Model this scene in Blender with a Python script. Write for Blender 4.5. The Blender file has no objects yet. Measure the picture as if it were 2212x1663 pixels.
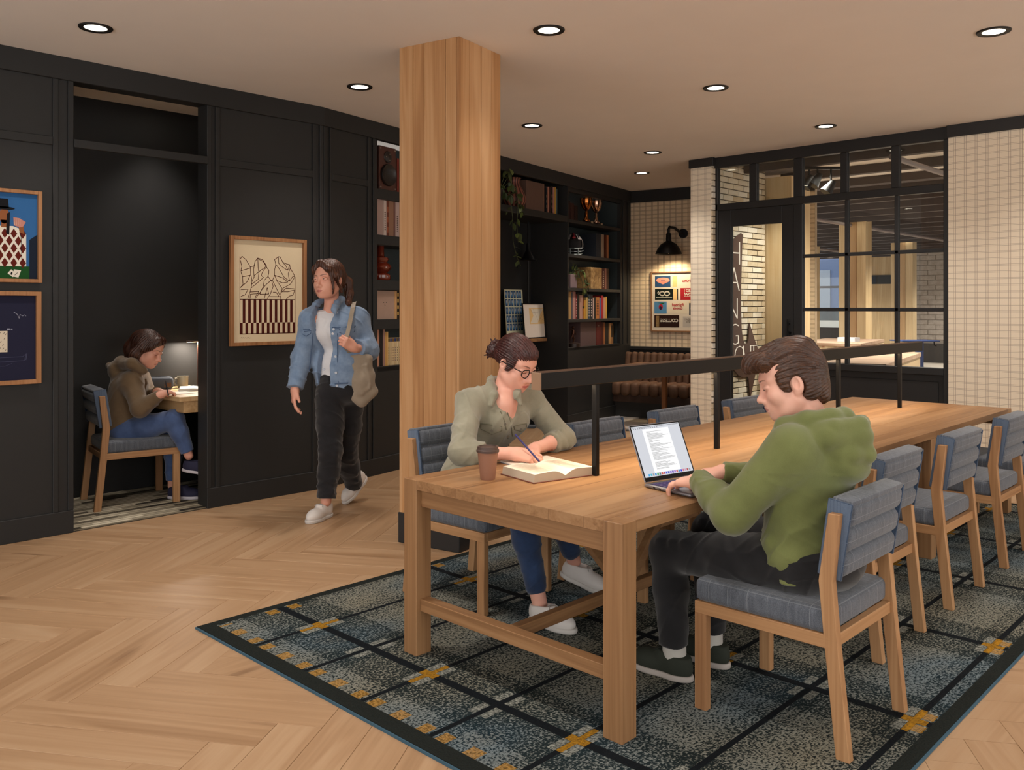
import bpy, bmesh, math, random
import numpy as np
from mathutils import Vector, Matrix
random.seed(7)
C = bpy.context.scene.collection
SC = bpy.context.scene
# ---------------------------------------------------------------- camera
F_PX, CX, HZ, EYE = 1884.0, 1106.0, 663.0, 1.45      # focal length and horizon of a 2212 x 1663 frame, eye height
CA, SA = 0.7204, 0.6936                               # the camera looks along (CA, SA); the table and walls follow the axes
cam_d = bpy.data.cameras.new('camera'); cam = bpy.data.objects.new('camera', cam_d); C.objects.link(cam)
cam.location = (0, 0, EYE); cam.rotation_euler = (math.pi/2, 0, math.atan2(-CA, SA))
cam_d.sensor_width = 36; cam_d.lens = 36*F_PX/2212; cam_d.shift_y = (HZ-831.5)/2212
cam_d.clip_start = 0.05; SC.camera = cam
# ---------------------------------------------------------------- world, exposure
SC.view_settings.view_transform = 'Standard'; SC.view_settings.look = 'None'
SC.view_settings.exposure = 0.28; SC.view_settings.gamma = 1.0; SC.view_settings.use_curve_mapping = False
SC.cycles.use_denoising = True; SC.cycles.max_bounces = 6; SC.cycles.transparent_max_bounces = 12
SC.cycles.sample_clamp_indirect = 4.0; SC.cycles.caustics_reflective = False; SC.cycles.caustics_refractive = False
W = bpy.data.worlds.new('world'); SC.world = W; W.use_nodes = True
W.node_tree.nodes['Background'].inputs[0].default_value = (1.0, 0.955, 0.91, 1)
W.node_tree.nodes['Background'].inputs[1].default_value = 1.9
LAMP = (1.0, 0.905, 0.82)
CEIL = 3.046
SPOT_W, BAR_W, SCONCE_W, DESK_W, FAR_W = 58.0, 12.5, 8.0, 7.0, 520.0
def lamp(name, kind, loc, power, color=LAMP, parent=None, **kw):
    d = bpy.data.lights.new(name, kind); d.energy = power; d.color = color
    o = bpy.data.objects.new(name, d); C.objects.link(o); o.location = loc
    for k, v in kw.items():
        if k == 'rot': o.rotation_euler = v
        else: setattr(d, k, v)
    if parent is not None: attach(o, parent)
    return o
def at(px, py, Y):                                    # the point seen at (px, py) at depth Y
    X = (px-CX)/F_PX*Y
    return Vector((SA*X+CA*Y, -CA*X+SA*Y, EYE-(py-HZ)/F_PX*Y))
def on_z(px, py, z): return at(px, py, F_PX*(EYE-z)/(py-HZ))
# ---------------------------------------------------------------- materials
def lin(c):
    if isinstance(c, str): c = tuple(int(c[i:i+2], 16) for i in (0, 2, 4))
    f = lambda v: v/12.92 if v <= .04045 else ((v+.055)/1.055)**2.4
    return tuple(f(v/255) for v in c[:3]) + (1,)
class S:                                              # a float or colour socket with arithmetic
    def __init__(s, nt, k): s.nt, s.k = nt, k
    def _m(s, op, *a, clamp=False):
        n = s.nt.t.nodes.new('ShaderNodeMath'); n.operation = op; n.use_clamp = clamp
        for i, v in enumerate(a):
            if isinstance(v, S): s.nt.t.links.new(v.k, n.inputs[i])
            else: n.inputs[i].default_value = v
        return S(s.nt, n.outputs[0])
    def __add__(s, o): return s._m('ADD', s, o)
    def __radd__(s, o): return s._m('ADD', s, o)
    def __sub__(s, o): return s._m('SUBTRACT', s, o)
    def __rsub__(s, o): return s._m('SUBTRACT', o, s)
    def __mul__(s, o): return s._m('MULTIPLY', s, o)
    def __rmul__(s, o): return s._m('MULTIPLY', s, o)
    def __truediv__(s, o): return s._m('DIVIDE', s, o)
    def fract(s): return s._m('FRACT', s)
    def floor(s): return s._m('FLOOR', s)
    def abs(s): return s._m('ABSOLUTE', s)
    def sin(s): return s._m('SINE', s)
    def lt(s, v): return s._m('LESS_THAN', s, v)
    def gt(s, v): return s._m('GREATER_THAN', s, v)
    def max(s, v): return s._m('MAXIMUM', s, v)
    def min(s, v): return s._m('MINIMUM', s, v)
    def pow(s, v): return s._m('POWER', s, v)
    def mod(s, v): return s._m('FLOORED_MODULO', s, v)
    def clamp(s): return s._m('ADD', s, 0.0, clamp=True)
    def near(s, per, half, ph=0.0):                    # 1 where (s-ph) is within half of a multiple of per
        return ((((s-ph)/per+0.5).fract()-0.5).abs()*per).lt(half)
class NT:
    def __init__(s, name):
        s.m = bpy.data.materials.new(name); s.m.use_nodes = True; s.t = s.m.node_tree
        s.b = s.t.nodes['Principled BSDF']
    def n(s, kind, **ins):
        n = s.t.nodes.new(kind)
        for k, v in ins.items():
            if k in n.inputs: s.put(n.inputs[k], v)
            else: setattr(n, k, v)
        return n
    def put(s, inp, v):
        if isinstance(v, S): s.t.links.new(v.k, inp)
        elif isinstance(v, bpy.types.NodeSocket): s.t.links.new(v, inp)
        else: inp.default_value = v
    def coord(s, kind='Object'): return s.n('ShaderNodeTexCoord').outputs[kind]
    def xyz(s, vec):
        n = s.n('ShaderNodeSeparateXYZ', Vector=vec); return [S(s, o) for o in n.outputs]
    def scale(s, vec, sc, off=None):
        n = s.n('ShaderNodeMapping', Vector=vec); n.inputs['Scale'].default_value = sc
        if off is not None:
            if isinstance(off, S): s.t.links.new(off.k, n.inputs['Location'])
            else: n.inputs['Location'].default_value = off
        return n.outputs[0]
    def noise(s, vec, scale=5, detail=3, rough=.5, dist=0):
        n = s.n('ShaderNodeTexNoise', Vector=vec, Scale=scale, Detail=detail, Roughness=rough, Distortion=dist)
        return S(s, n.outputs['Fac'])
    def rnd(s): return S(s, s.n('ShaderNodeObjectInfo').outputs['Random'])
    def ramp(s, fac, stops):
        n = s.n('ShaderNodeValToRGB', Fac=fac); e = n.color_ramp.elements
        while len(e) < len(stops): e.new(.5)
        for i, (p, c) in enumerate(stops): e[i].position = p; e[i].color = lin(c)
        return S(s, n.outputs[0])
    def mix(s, fac, a, b, mode='MIX'):
        n = s.n('ShaderNodeMix', data_type='RGBA', blend_type=mode); 
        s.put(n.inputs[0], fac)
        for i, v in ((6, a), (7, b)):
            if isinstance(v, (str, tuple)): v = lin(v)
            s.put(n.inputs[i], v)
        return S(s, n.outputs[2])
    def bump(s, h, strength=.3, dist=.002):
        n = s.n('ShaderNodeBump', Strength=strength, Distance=dist, Height=h); s.put(s.b.inputs['Normal'], n.outputs[0])
    def out(s, col=None, rough=.6, metal=0.0, spec=.5, sheen=0.0):
        if col is not None: s.put(s.b.inputs['Base Color'], lin(col) if isinstance(col, (str, tuple)) else col)
        s.put(s.b.inputs['Roughness'], rough); s.b.inputs['Metallic'].default_value = metal
        s.b.inputs['Specular IOR Level'].default_value = spec
        if sheen: s.b.inputs['Sheen Weight'].default_value = sheen; s.b.inputs['Sheen Roughness'].default_value = .5
        return s.m
_mc = {}
def flat(col, rough=.6, metal=0.0, spec=.4, var=.06, scale=18):
    """painted or plain surface with a faint procedural mottling"""
    key = (col, rough, metal, spec, var, scale)
    if key not in _mc:
        nt = NT('plain_' + (col if isinstance(col, str) else '%d_%d_%d' % col[:3])); c = lin(col)
        f = nt.noise(nt.coord(), scale, 4)
        n = nt.mix(f, tuple(max(0, 255*0) for _ in '123'), 'ffffff')
        v = nt.n('ShaderNodeHueSaturation', Color=c, Value=(f-.5)*(2*var)+1.0)
        _mc[key] = nt.out(S(nt, v.outputs[0]), rough, metal, spec)
    return _mc[key]
def emit(col, strength):
    key = ('e', col, strength)
    if key not in _mc:
        nt = NT('glow'); nt.b.inputs['Base Color'].default_value = (0, 0, 0, 1)
        nt.b.inputs['Emission Color'].default_value = lin(col); nt.b.inputs['Emission Strength'].default_value = strength
        _mc[key] = nt.m
    return _mc[key]
def wood(name, axis, cols, rough=.5, across=26, along=1.6, knots=False, vary=.12, bump=.15, spec=.35):
    nt = NT(name); r = nt.rnd(); co = nt.coord()
    off = nt.n('ShaderNodeCombineXYZ', X=r*37.0, Y=r*53.0, Z=r*71.0).outputs[0]
    v = nt.n('ShaderNodeVectorMath', operation='ADD'); nt.put(v.inputs[0], co); nt.put(v.inputs[1], off); v = v.outputs[0]
    sc = [across]*3; sc['xyz'.index(axis)] = along
    big = nt.noise(nt.scale(v, tuple(q*.35 for q in sc)), 1, 3, .55, .6)
    fine = nt.noise(nt.scale(v, tuple(q*(1 if q == along else 4.5) for q in sc)), 1, 4, .6)
    rings = (big*34.0).sin()*.5+.5
    f = (big*.55+fine*.35+rings*.12+(r-.5)*vary).clamp()
    c = nt.ramp(f, [(.28, cols[0]), (.5, cols[1]), (.72, cols[2])])
    if knots:
        k = nt.n('ShaderNodeTexVoronoi', Vector=nt.scale(v, tuple((.9 if q == along else 4.2) for q in sc)), Scale=1.0)
        d = S(nt, k.outputs['Distance']); sel = S(nt, nt.n('ShaderNodeSeparateColor', Color=k.outputs['Color']).outputs[0])
        kn = (1.0-(d*7.5+(fine-.5)*.9)).clamp()*sel.gt(.45)
        c = nt.mix((kn*.75).clamp(), c, '5a3a22')
    nt.bump(fine*.6+rings*.3, bump, .001)
    return nt.out(c, (fine*.25+(rough-.12)), 0, spec)
# ---------------------------------------------------------------- mesh building
MAT = {}
def keyed(o, M): MAT[o.name] = M; return o
def attach(o, parent):
    """parent o, whose location and rotation are given in world terms"""
    o.parent = parent; o.matrix_parent_inverse = MAT[parent.name].inverted()
def tag(o, label=None, cat=None, group=None, kind=None):
    for k, v in (('label', label), ('category', cat), ('group', group), ('kind', kind)):
        if v: o[k] = v
    return o
def thing(name, label, cat, loc=(0, 0, 0), rotz=0.0, group=None, kind=None, scale=1.0):
    o = bpy.data.objects.new(name, None); C.objects.link(o); o.empty_display_size = .1
    o.location = loc; o.rotation_euler = (0, 0, rotz); o.scale = (scale,)*3
    keyed(o, Matrix.LocRotScale(Vector(loc), Matrix.Rotation(rotz, 3, 'Z'), Vector((scale,)*3)))
    return tag(o, label, cat, group, kind)
def rot3(axis, ang): return Matrix.Rotation(ang, 3, axis)
class MB:
    def __init__(s): s.v, s.f, s.mi, s.sm, s.cur, s.T = [], [], [], [], 0, None
    def slot(s, i): s.cur = i; return s
    def add(s, vs, fs, smooth=False):
        b = len(s.v)
        s.v += [Vector(v) for v in vs] if s.T is None else [s.T @ Vector(v) for v in vs]
        for f in fs: s.f.append([b+i for i in f]); s.mi.append(s.cur); s.sm.append(smooth)
        return s
    def box(s, a, b):
        x0, x1 = sorted((a[0], b[0])); y0, y1 = sorted((a[1], b[1])); z0, z1 = sorted((a[2], b[2]))
        return s.add([(x0,y0,z0),(x1,y0,z0),(x1,y1,z0),(x0,y1,z0),(x0,y0,z1),(x1,y0,z1),(x1,y1,z1),(x0,y1,z1)],
              [(0,3,2,1),(4,5,6,7),(0,1,5,4),(1,2,6,5),(2,3,7,6),(3,0,4,7)])
    def obox(s, c, size, R=None):
        R = R or Matrix.Identity(3); c = Vector(c); hx, hy, hz = (q/2 for q in size)
        vs = [c+R @ Vector(p) for p in [(-hx,-hy,-hz),(hx,-hy,-hz),(hx,hy,-hz),(-hx,hy,-hz),(-hx,-hy,hz),(hx,-hy,hz),(hx,hy,hz),(-hx,hy,hz)]]
        return s.add(vs, [(0,3,2,1),(4,5,6,7),(0,1,5,4),(1,2,6,5),(2,3,7,6),(3,0,4,7)])
    def bar(s, p, q, w, h, up=(0, 0, 1)):
        """rectangular bar from p to q, w across and h along up"""
        p, q = Vector(p), Vector(q); d = (q-p); L = d.length; d.normalize(); up = Vector(up)
        x = up.cross(d); x = x.normalized() if x.length > 1e-6 else Vector((1, 0, 0)); u = d.cross(x)
        R = Matrix((d, x, u)).transposed(); return s.obox((p+q)/2, (L, w, h), R)
    def quad(s, a, b, c, d): return s.add([a, b, c, d], [(0, 1, 2, 3)])
    def prism(s, poly, z0, z1, fr=None):
        """extrude a 2-D polygon; fr maps (u, v, w) to space, default (x, y, z)"""
        fr = fr or (lambda u, v, w: (u, v, w)); n = len(poly)
        ar = sum(poly[i][0]*poly[(i+1) % n][1]-poly[(i+1) % n][0]*poly[i][1] for i in range(n))
        if ar < 0: poly = poly[::-1]
        vs = [fr(u, v, z0) for u, v in poly]+[fr(u, v, z1) for u, v in poly]
        fs = [tuple(range(n))[::-1], tuple(range(n, 2*n))]+[(i, (i+1) % n, n+(i+1) % n, n+i) for i in range(n)]
        return s.add(vs, fs)
    def cyl(s, p, q, r0, r1=None, n=16, caps=True, smooth=True):
        r1 = r0 if r1 is None else r1; p, q = Vector(p), Vector(q); d = (q-p).normalized()
        x = d.orthogonal().normalized(); y = d.cross(x); vs = []
        for c, r in ((p, r0), (q, r1)):
            vs += [c+(x*math.cos(2*math.pi*i/n)+y*math.sin(2*math.pi*i/n))*r for i in range(n)]
        s.add(vs, [(i, (i+1) % n, n+(i+1) % n, n+i) for i in range(n)], smooth)
        if caps: s.add(vs[:n], [tuple(range(n))[::-1]]); s.add(vs[n:], [tuple(range(n))])
        return s
    def lathe(s, prof, c=(0, 0, 0), n=24, R=None, smooth=True):
        """prof: (radius, height) pairs turned about the local z axis"""
        R = R or Matrix.Identity(3); c = Vector(c); vs = []; fs = []; m = len(prof)
        for r, z in prof:
            vs += [c+R @ Vector((max(r, 1e-5)*math.cos(2*math.pi*i/n), max(r, 1e-5)*math.sin(2*math.pi*i/n), z)) for i in range(n)]
        for j in range(m-1): fs += [(j*n+i, j*n+(i+1) % n, (j+1)*n+(i+1) % n, (j+1)*n+i) for i in range(n)]
        return s.add(vs, fs, smooth)
    def tube(s, pts, r, n=8, smooth=True, closed=False):
        pts = [Vector(p) for p in pts]; m = len(pts); vs = []; fs = []; nrm = None
        for i, p in enumerate(pts):
            if closed: d = (pts[(i+1) % m]-pts[i-1]).normalized()
            else: d = (pts[min(i+1, m-1)]-pts[max(i-1, 0)]).normalized()
            nrm = d.orthogonal().normalized() if nrm is None else (nrm-d*nrm.dot(d)).normalized()
            b = d.cross(nrm); rr = r[i] if isinstance(r, (list, tuple)) else r
            vs += [p+(nrm*math.cos(2*math.pi*k/n)+b*math.sin(2*math.pi*k/n))*rr for k in range(n)]
        for j in range(m if closed else m-1):
            k2 = (j+1) % m
            fs += [(j*n+i, j*n+(i+1) % n, k2*n+(i+1) % n, k2*n+i) for i in range(n)]
        s.add(vs, fs, smooth)
        if not closed:
            s.add(vs[:n], [tuple(range(n))[::-1]], smooth); s.add(vs[-n:], [tuple(range(n))], smooth)
        return s
    def ball(s, c, r, n=16, m=10, R=None):
        r = (r,)*3 if not isinstance(r, (tuple, list)) else r; R = R or Matrix.Identity(3); c = Vector(c); vs = []; fs = []
        for j in range(m+1):
            t = math.pi*j/m
            vs += [c+R @ Vector((r[0]*math.sin(t)*math.cos(2*math.pi*i/n), r[1]*math.sin(t)*math.sin(2*math.pi*i/n), -r[2]*math.cos(t))) for i in range(n)]
        for j in range(m): fs += [(j*n+i, j*n+(i+1) % n, (j+1)*n+(i+1) % n, (j+1)*n+i) for i in range(n)]
        return s.add(vs, fs, True)
    def rbox(s, c, size, r=.02, R=None, seg=3, puff=0.0):
        """cushion: rounded box"""
        R = R or Matrix.Identity(3); c = Vector(c); bm = bmesh.new(); bmesh.ops.create_cube(bm, size=1)
        for v in bm.verts: v.co = Vector((v.co.x*size[0], v.co.y*size[1], v.co.z*size[2]))
        bmesh.ops.bevel(bm, geom=bm.edges[:], offset=r, segments=seg, profile=.5, affect='EDGES')
        bm.verts.index_update()
        s.add([c+R @ v.co for v in bm.verts], [[v.index for v in f.verts] for f in bm.faces], True); bm.free(); return s
    def build(s, name, mats, parent=None, world=False, origin=None, bevel=0.0, seg=1, sharp=35):
        me = bpy.data.meshes.new(name); vs = s.v
        if parent is not None and world:
            Mi = MAT[parent.name].inverted(); vs = [Mi @ v for v in vs]
        if origin is not None: o0 = Vector(origin); vs = [v-o0 for v in vs]
        me.from_pydata([tuple(v) for v in vs], [], s.f)
        for m in (mats if isinstance(mats, (list, tuple)) else [mats]): me.materials.append(m)
        me.polygons.foreach_set('material_index', s.mi)
        if bevel:
            bm = bmesh.new(); bm.from_mesh(me); bmesh.ops.remove_doubles(bm, verts=bm.verts, dist=1e-6)
            ed = [e for e in bm.edges if len(e.link_faces) == 2 and e.calc_face_angle(0) > .6]
            bmesh.ops.bevel(bm, geom=ed, offset=bevel, segments=seg, profile=.5, affect='EDGES', clamp_overlap=True)
            bm.to_mesh(me); bm.free()
        else: me.polygons.foreach_set('use_smooth', s.sm)
        if any(s.sm):
            if bevel: me.shade_smooth()
            me.set_sharp_from_angle(angle=math.radians(sharp))
        me.update()
        o = bpy.data.objects.new(name, me); C.objects.link(o)
        if parent is not None: o.parent = parent; keyed(o, MAT[parent.name])
        elif origin is not None: o.location = origin; keyed(o, Matrix.Translation(Vector(origin)))
        else: keyed(o, Matrix.Identity(4))
        return o
def like(o, name=None, parent=None, loc=None, rot=None):
    """another object on the same mesh"""
    c = bpy.data.objects.new(name or o.name, o.data); C.objects.link(c)
    p = parent if parent is not None else o.parent
    if p is not None: c.parent = p; keyed(c, MAT[p.name])
    if loc is not None: c.location = loc
    if rot is not None: c.rotation_euler = rot
    return c
def dup(root, loc, rotz, label, group=None):
    r = root.copy(); C.objects.link(r); r.location = loc; r.rotation_euler = (0, 0, rotz)
    keyed(r, Matrix.LocRotScale(Vector(loc), Matrix.Rotation(rotz, 3, 'Z'), r.scale))
    r['label'] = label
    if group: r['group'] = group
    for ch in list(root.children):
        c = ch.copy(); C.objects.link(c); c.parent = r
        for g in list(ch.children):
            d = g.copy(); C.objects.link(d); d.parent = c
    return r
def letters(text, fr, size, mats, name, parent, depth=.002, align='CENTER', world=True, bold=0.0):
    """flat lettering; fr maps (u, v, w) in metres to space"""
    cu = bpy.data.curves.new('t', 'FONT'); cu.body = text; cu.size = size; cu.align_x = align; cu.align_y = 'CENTER'
    cu.resolution_u = 3; cu.extrude = depth/2; cu.offset = bold
    to = bpy.data.objects.new('t', cu); C.objects.link(to)
    dg = bpy.context.evaluated_depsgraph_get(); me = bpy.data.meshes.new_from_object(to.evaluated_get(dg))
    bpy.data.objects.remove(to); b = MB()
    b.add([fr(v.co.x, v.co.y, v.co.z) for v in me.vertices], [list(p.vertices) for p in me.polygons])
    bpy.data.meshes.remove(me); bpy.data.curves.remove(cu)
    return b.build(name, mats, parent, world=world)
# ================================================================ materials of the setting
M_dark = flat('262626', .5, 0, .3, .10, 9)
M_darker = flat('2c2b2a', .55, 0, .3, .08, 9)
M_frame = flat('242425', .45, 0, .4, .05, 9)
M_black = flat('090808', .45, 0, .25, .03)
M_ceil = flat('efe9e2', .9, 0, .2, .03, 3)
M_plank = wood('oak_floor', 'x', ('967555', 'aa8968', 'b69878'), .42, 15, 1.3, knots=True, vary=.05, bump=.12, spec=.4)
M_table_x = wood('oak_table_x', 'x', ('6e4d32', '8f6a47', '9f7b57'), .45, 26, 1.0, vary=.10)
M_table_y = wood('oak_table_y', 'y', ('6e4d32', '8f6a47', '9f7b57'), .45, 26, 1.0, vary=.10)
M_table_z = wood('oak_table_z', 'z', ('6e4d32', '8f6a47', '9f7b57'), .45, 26, 1.0, vary=.10)
M_chairwood = wood('chair_wood', 'z', ('875f3e', 'a57c55', 'b78f67'), .5, 30, 1.2, vary=.10)
M_chairwood_y = wood('chair_wood_y', 'y', ('875f3e', 'a57c55', 'b78f67'), .5, 30, 1.2, vary=.10)
M_glulam = wood('glulam', 'z', ('9a6c43', 'b5875a', 'c79d72'), .5, 15, 1.2, vary=.4, bump=.2)
M_lamella_pale = wood('pale_timber', 'z', ('b99a6e', 'd0b389', 'dcc49d'), .55, 14, .9, vary=.12)
M_picframe = wood('picture_oak', 'z', ('7a5030', '9a6c45', 'ab7d55'), .5, 40, 1.6, vary=.08)
def plaid_wall(name, hx, hy, ox=0.0, base='f0e4cf', ink='5e3c20', k=1.0):
    """cream wallpaper printed with a brown double-line check; hx, hy: horizontal direction of the wall"""
    nt = NT(name); x, y, z = nt.xyz(nt.coord()); u = x*hx+y*hy+ox
    vert = u.near(.0865, .0017*k, -.0085).max(u.near(.0865, .0017*k, .0085))
    hor = z.near(.0565, .0014*k, -.0055).max(z.near(.0565, .0014*k, .0055))
    soft = u.near(.0865, .006)*.22
    hz = z.near(.113, .008)*.16
    weave = nt.noise(nt.scale(nt.coord(), (220, 220, 420)), 1, 2)
    line = (vert*.62).max(hor*.58).max(soft*.18*k*k).max(hz*.12*k*k)
    c = nt.mix(line*(weave*.5+.7), base, ink)
    c = nt.mix((weave-.5).abs()*.25, c, 'b09878')
    return nt.out(c, .85, 0, .2)
M_plaid_r = plaid_wall('check_wallpaper_right', 0, 1)
M_plaid_b = plaid_wall('check_wallpaper_nook', .2079, -.9781, 0, 'e6d2b4', '54341a', 1.7)
def brick_mat(name, cols):
    nt = NT(name); r = nt.rnd(); co = nt.coord()
    n1 = nt.noise(nt.scale(co, (9, 9, 9)), 1, 4, .6); n2 = nt.noise(nt.scale(co, (60, 60, 60)), 1, 3, .6)
    c = nt.ramp((r*.55+n1*.45+(n2-.5)*.3).clamp(), [(.2, cols[0]), (.5, cols[1]), (.75, cols[2])])
    nt.bump(n2, .3, .003); return nt.out(c, .85, 0, .2)
M_brick = brick_mat('pale_brick', ('c4b090', 'e0d3ba', 'ece4d4'))
M_brick2 = brick_mat('grey_brick', ('9a9088', 'bdb3aa', 'cfc7bf'))
M_mortar = flat('4a4036', .9)
def glass_mat():
    nt = NT('pane_glass'); t = nt.t
    tr = nt.n('ShaderNodeBsdfTransparent', Color=(.93, .95, .94, 1)); gl = nt.n('ShaderNodeBsdfGlossy', Roughness=.02)
    fr = nt.n('ShaderNodeFresnel', IOR=1.45); mx = nt.n('ShaderNodeMixShader')
    t.links.new(fr.outputs[0], mx.inputs[0]); t.links.new(tr.outputs[0], mx.inputs[1]); t.links.new(gl.outputs[0], mx.inputs[2])
    t.links.new(mx.outputs[0], t.nodes['Material Output'].inputs[0]); return nt.m
M_glass = glass_mat()
def struct(o): o['kind'] = 'structure'; return o
# ================================================================ floor: herringbone oak planks
fl = thing('floor', 'oak herringbone floor of knotty honey-coloured planks', None, (0, 0, 0)); struct(fl)
b = MB().box((-2.5, -4, -.09), (8.6, 9.5, -.018)); b.build('subfloor', M_darker, fl)
PW, PN = .165, 6; TH = math.radians(33); d2 = Vector((math.cos(TH), math.sin(TH))); d1 = Vector((math.sin(TH), -math.cos(TH)))
pb = MB().box((-PW*PN/2+.0006, -PW/2+.0006, -.018), (PW*PN/2-.0006, PW/2-.0006, 0))
p0 = pb.build('plank', M_plank, fl, bevel=.0012)
def shelf_v(x, y): return (x-3.984)*-.2079+(y-5.94)*.9781      # distance behind the angled shelf wall
cands = []
for k in range(-60, 61):
    for m in range(-9, 10):
        for hv in (0, 1):
            if hv == 0: u0, v0, du, dv = k+m*2*PN, k, PN, 1
            else: u0, v0, du, dv = k+PN+m*2*PN, k-PN+1, 1, PN
            c = d1*((u0+du/2)*PW)+d2*((v0+dv/2)*PW)+Vector((3.0, 3.0))
            if not (-1.2 < c.x < 8.35 and -2 < c.y < 7.4) or (c.x > 4.0 and shelf_v(c.x, c.y) > .3) or (c.x < 4.0 and c.y > 6.9): continue
            Y = CA*c.x+SA*c.y; X = SA*c.x-CA*c.y
            if Y < .8: continue
            px, py = CX+F_PX*X/Y, HZ+F_PX*EYE/Y
            on_rug = 1.95 < c.x < 7.0 and 1.15 < c.y < 3.6
            seen = -150 < px < 2360 and py < 1850 and not on_rug
            ang = math.atan2(d1.y, d1.x) if hv == 0 else math.atan2(d2.y, d2.x)
            cands.append((not seen, Y, c, ang))
cands.sort(key=lambda q: (q[0], q[1])); rest = MB(); first = True
for i, (uns, Y, c, ang) in enumerate(cands):
    if not uns and i < 296:
        o = p0 if first else like(p0, 'plank'); first = False
        o.location = (c.x, c.y, 0); o.rotation_euler = (0, 0, ang)
    else:
        rest.obox((c.x, c.y, -.009), (PW*PN-.0012, PW-.0012, .018), rot3('Z', ang))
if rest.f: tag(rest.build('plank_field', M_plank, fl), kind='stuff')
# ================================================================ ceiling
struct(MB().box((-2.5, -4, CEIL), (11.2, 8.2, CEIL+.12)).build('ceiling', M_ceil))
# ================================================================ left wall with the study alcove
WY, WT = 5.935, .13
wl = thing('wall_left', 'dark charcoal panelled wall with framed prints and an open alcove', None, (0, WY, 0)); struct(wl)
b = MB()
b.box((-2.5, WY, 0), (2.087, WY+WT, CEIL)); b.box((2.995, WY, 0), (4.0, WY+WT, CEIL)); b.box((2.087, WY, 2.905), (2.995, WY+WT, CEIL))
b.build('wall_panel', M_dark, wl, world=True)
def rail(a, c, d=.014, m=None, name='molding'): return MB().box((a[0], WY-d, a[1]), (c[0], WY+.002, c[1])).build(name, m or M_dark, wl, world=True, bevel=.003)
rail((-2.5, 2.9), (3.985, CEIL), .02, name='frieze_board')
for x in (1.962, 2.053): rail((x, .145), (x+.033, 2.9))
for x in (2.995, 3.06, 3.88, 3.945): rail((x, .145), (x+.033, 2.9))
rail((-2.5, 2.475), (1.962, 2.53)); rail((2.086, 2.475), (2.995, 2.53), .03); rail((3.093, 2.475), (3.88, 2.53))
rail((-2.5, 0), (2.086, .145), .016, name='skirting'); rail((2.995, 0), (3.985, .145), .016, name='skirting')
# alcove shell
b = MB(); b.box((1.93, 6.95, 0), (4.2, 7.05, CEIL)); b.box((1.93, WY+WT, 0), (2.0, 6.95, CEIL)); b.box((4.1, WY+WT, 0), (4.2, 6.95, CEIL))
struct(b.build('wall_alcove', M_dark))
struct(MB().box((2.0, WY, -.02), (4.1, 6.95, .001)).build('floor_alcove', M_darker))
nt = NT('strip_rug'); x, y, z = nt.xyz(nt.coord())
row = (y/.046).floor(); ph = ((row*12.9898).sin()*43758.5).fract(); cell = ((x/.33+ph*5.0)).floor()
rr = ((cell*78.233+row*37.7).sin()*43758.5).fract(); fib = nt.noise(nt.scale(nt.coord(), (160, 240, 1)), 1, 3)
gap = ((y/.046).fract()-.5).abs().gt(.40)
c = nt.ramp((rr*.8+fib*.3), [(.22, '2e2a26'), (.34, '8c8472'), (.6, 'b7ae98'), (.9, 'cdc4ae')])
c = nt.mix(gap*.75, c, '4a4438'); nt.bump(fib, .6, .004)
M_strip = nt.out(c, .95, 0, .1)
b = MB().box((2.02, WY+.004, .001), (3.6, 6.93, .013))
tag(b.build('woven_rug', M_strip, origin=(2.8, 6.4, 0), bevel=.003), 'beige and charcoal striped woven rug on the alcove floor', 'rug')
# ================================================================ angled wall with bookshelves
P0, U, N = Vector((3.984, 5.94, 0)), Vector((.9781, .2079, 0)), Vector((.2079, -.9781, 0))
def sh(s, d, z): return P0+U*s-N*d+Vector((0, 0, z))          # s along the wall, d into it, z up
R_SH = Matrix((U, -N, Vector((0, 0, 1)))).transposed()
class SB(MB):
    def __init__(s): super().__init__(); s.T = Matrix.Translation(P0) @ R_SH.to_4x4()
ws = thing('wall_shelf', 'dark charcoal panelled wall with built-in bookshelves and a desk niche', None, P0); struct(ws)
A0, A1, N0, N1, B0, B1, SD, ND = .661, 1.62, 2.30, 4.13, 4.158, 5.64, .30, .51
b = SB()
b.box((-.03, 0, 0), (A0, .05, CEIL)); b.box((A0, 0, 0), (A1, .05, .925)); b.box((A0, 0, 2.905), (A1, .05, CEIL)); b.box((A1, 0, 0), (N0, .05, CEIL))
b.box((N0, 0, 2.905), (B1, .05, CEIL)); b.box((B0, 0, 0), (B1, .05, .955)); b.box((B1, 0, 0), (6.05, .05, CEIL)); b.box((B0, 0, 2.845), (B1, .05, 2.91))
b.build('wall_panel', M_dark, ws, world=True)
b = SB(); b.box((A0-.02, SD, .9), (A1+.02, SD+.03, 2.93)); b.box((A0-.03, .05, .9), (A0, SD, 2.93)); b.box((A1, .05, .9), (A1+.03, SD, 2.93))
b.box((B0-.02, SD, .9), (B1+.02, SD+.03, 2.93)); b.box((B1, .05, .9), (B1+.03, SD, 2.93))
b.build('bookcase_back', flat('30393b', .6), ws, world=True)
b = SB(); b.box((N1, 0, 0), (B0, ND, CEIL)); b.box((N0-.05, ND, 0), (B0, ND+.04, CEIL)); b.box((N0-.03, .05, 0), (N0, ND, CEIL))
b.build('niche_lining', M_dark, ws, world=True)
for z in (2.392, 1.991, 1.598, 1.254): SB().box((A0, .004, z), (A1, SD, z+.088)).build('shelf', M_dark, ws, world=True, bevel=.003)
SB().box((A0, .0, .885), (A1, SD, .93)).build('shelf', M_dark, ws, world=True, bevel=.003)
SB().box((N0, .0, 2.470), (N1, ND, 2.545)).build('shelf', M_dark, ws, world=True, bevel=.003)
for z in (2.512, 2.092, 1.682, 1.300, .957): SB().box((B0, .0, z-.038), (B1, SD, z)).build('shelf', M_dark, ws, world=True, bevel=.003)
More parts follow.
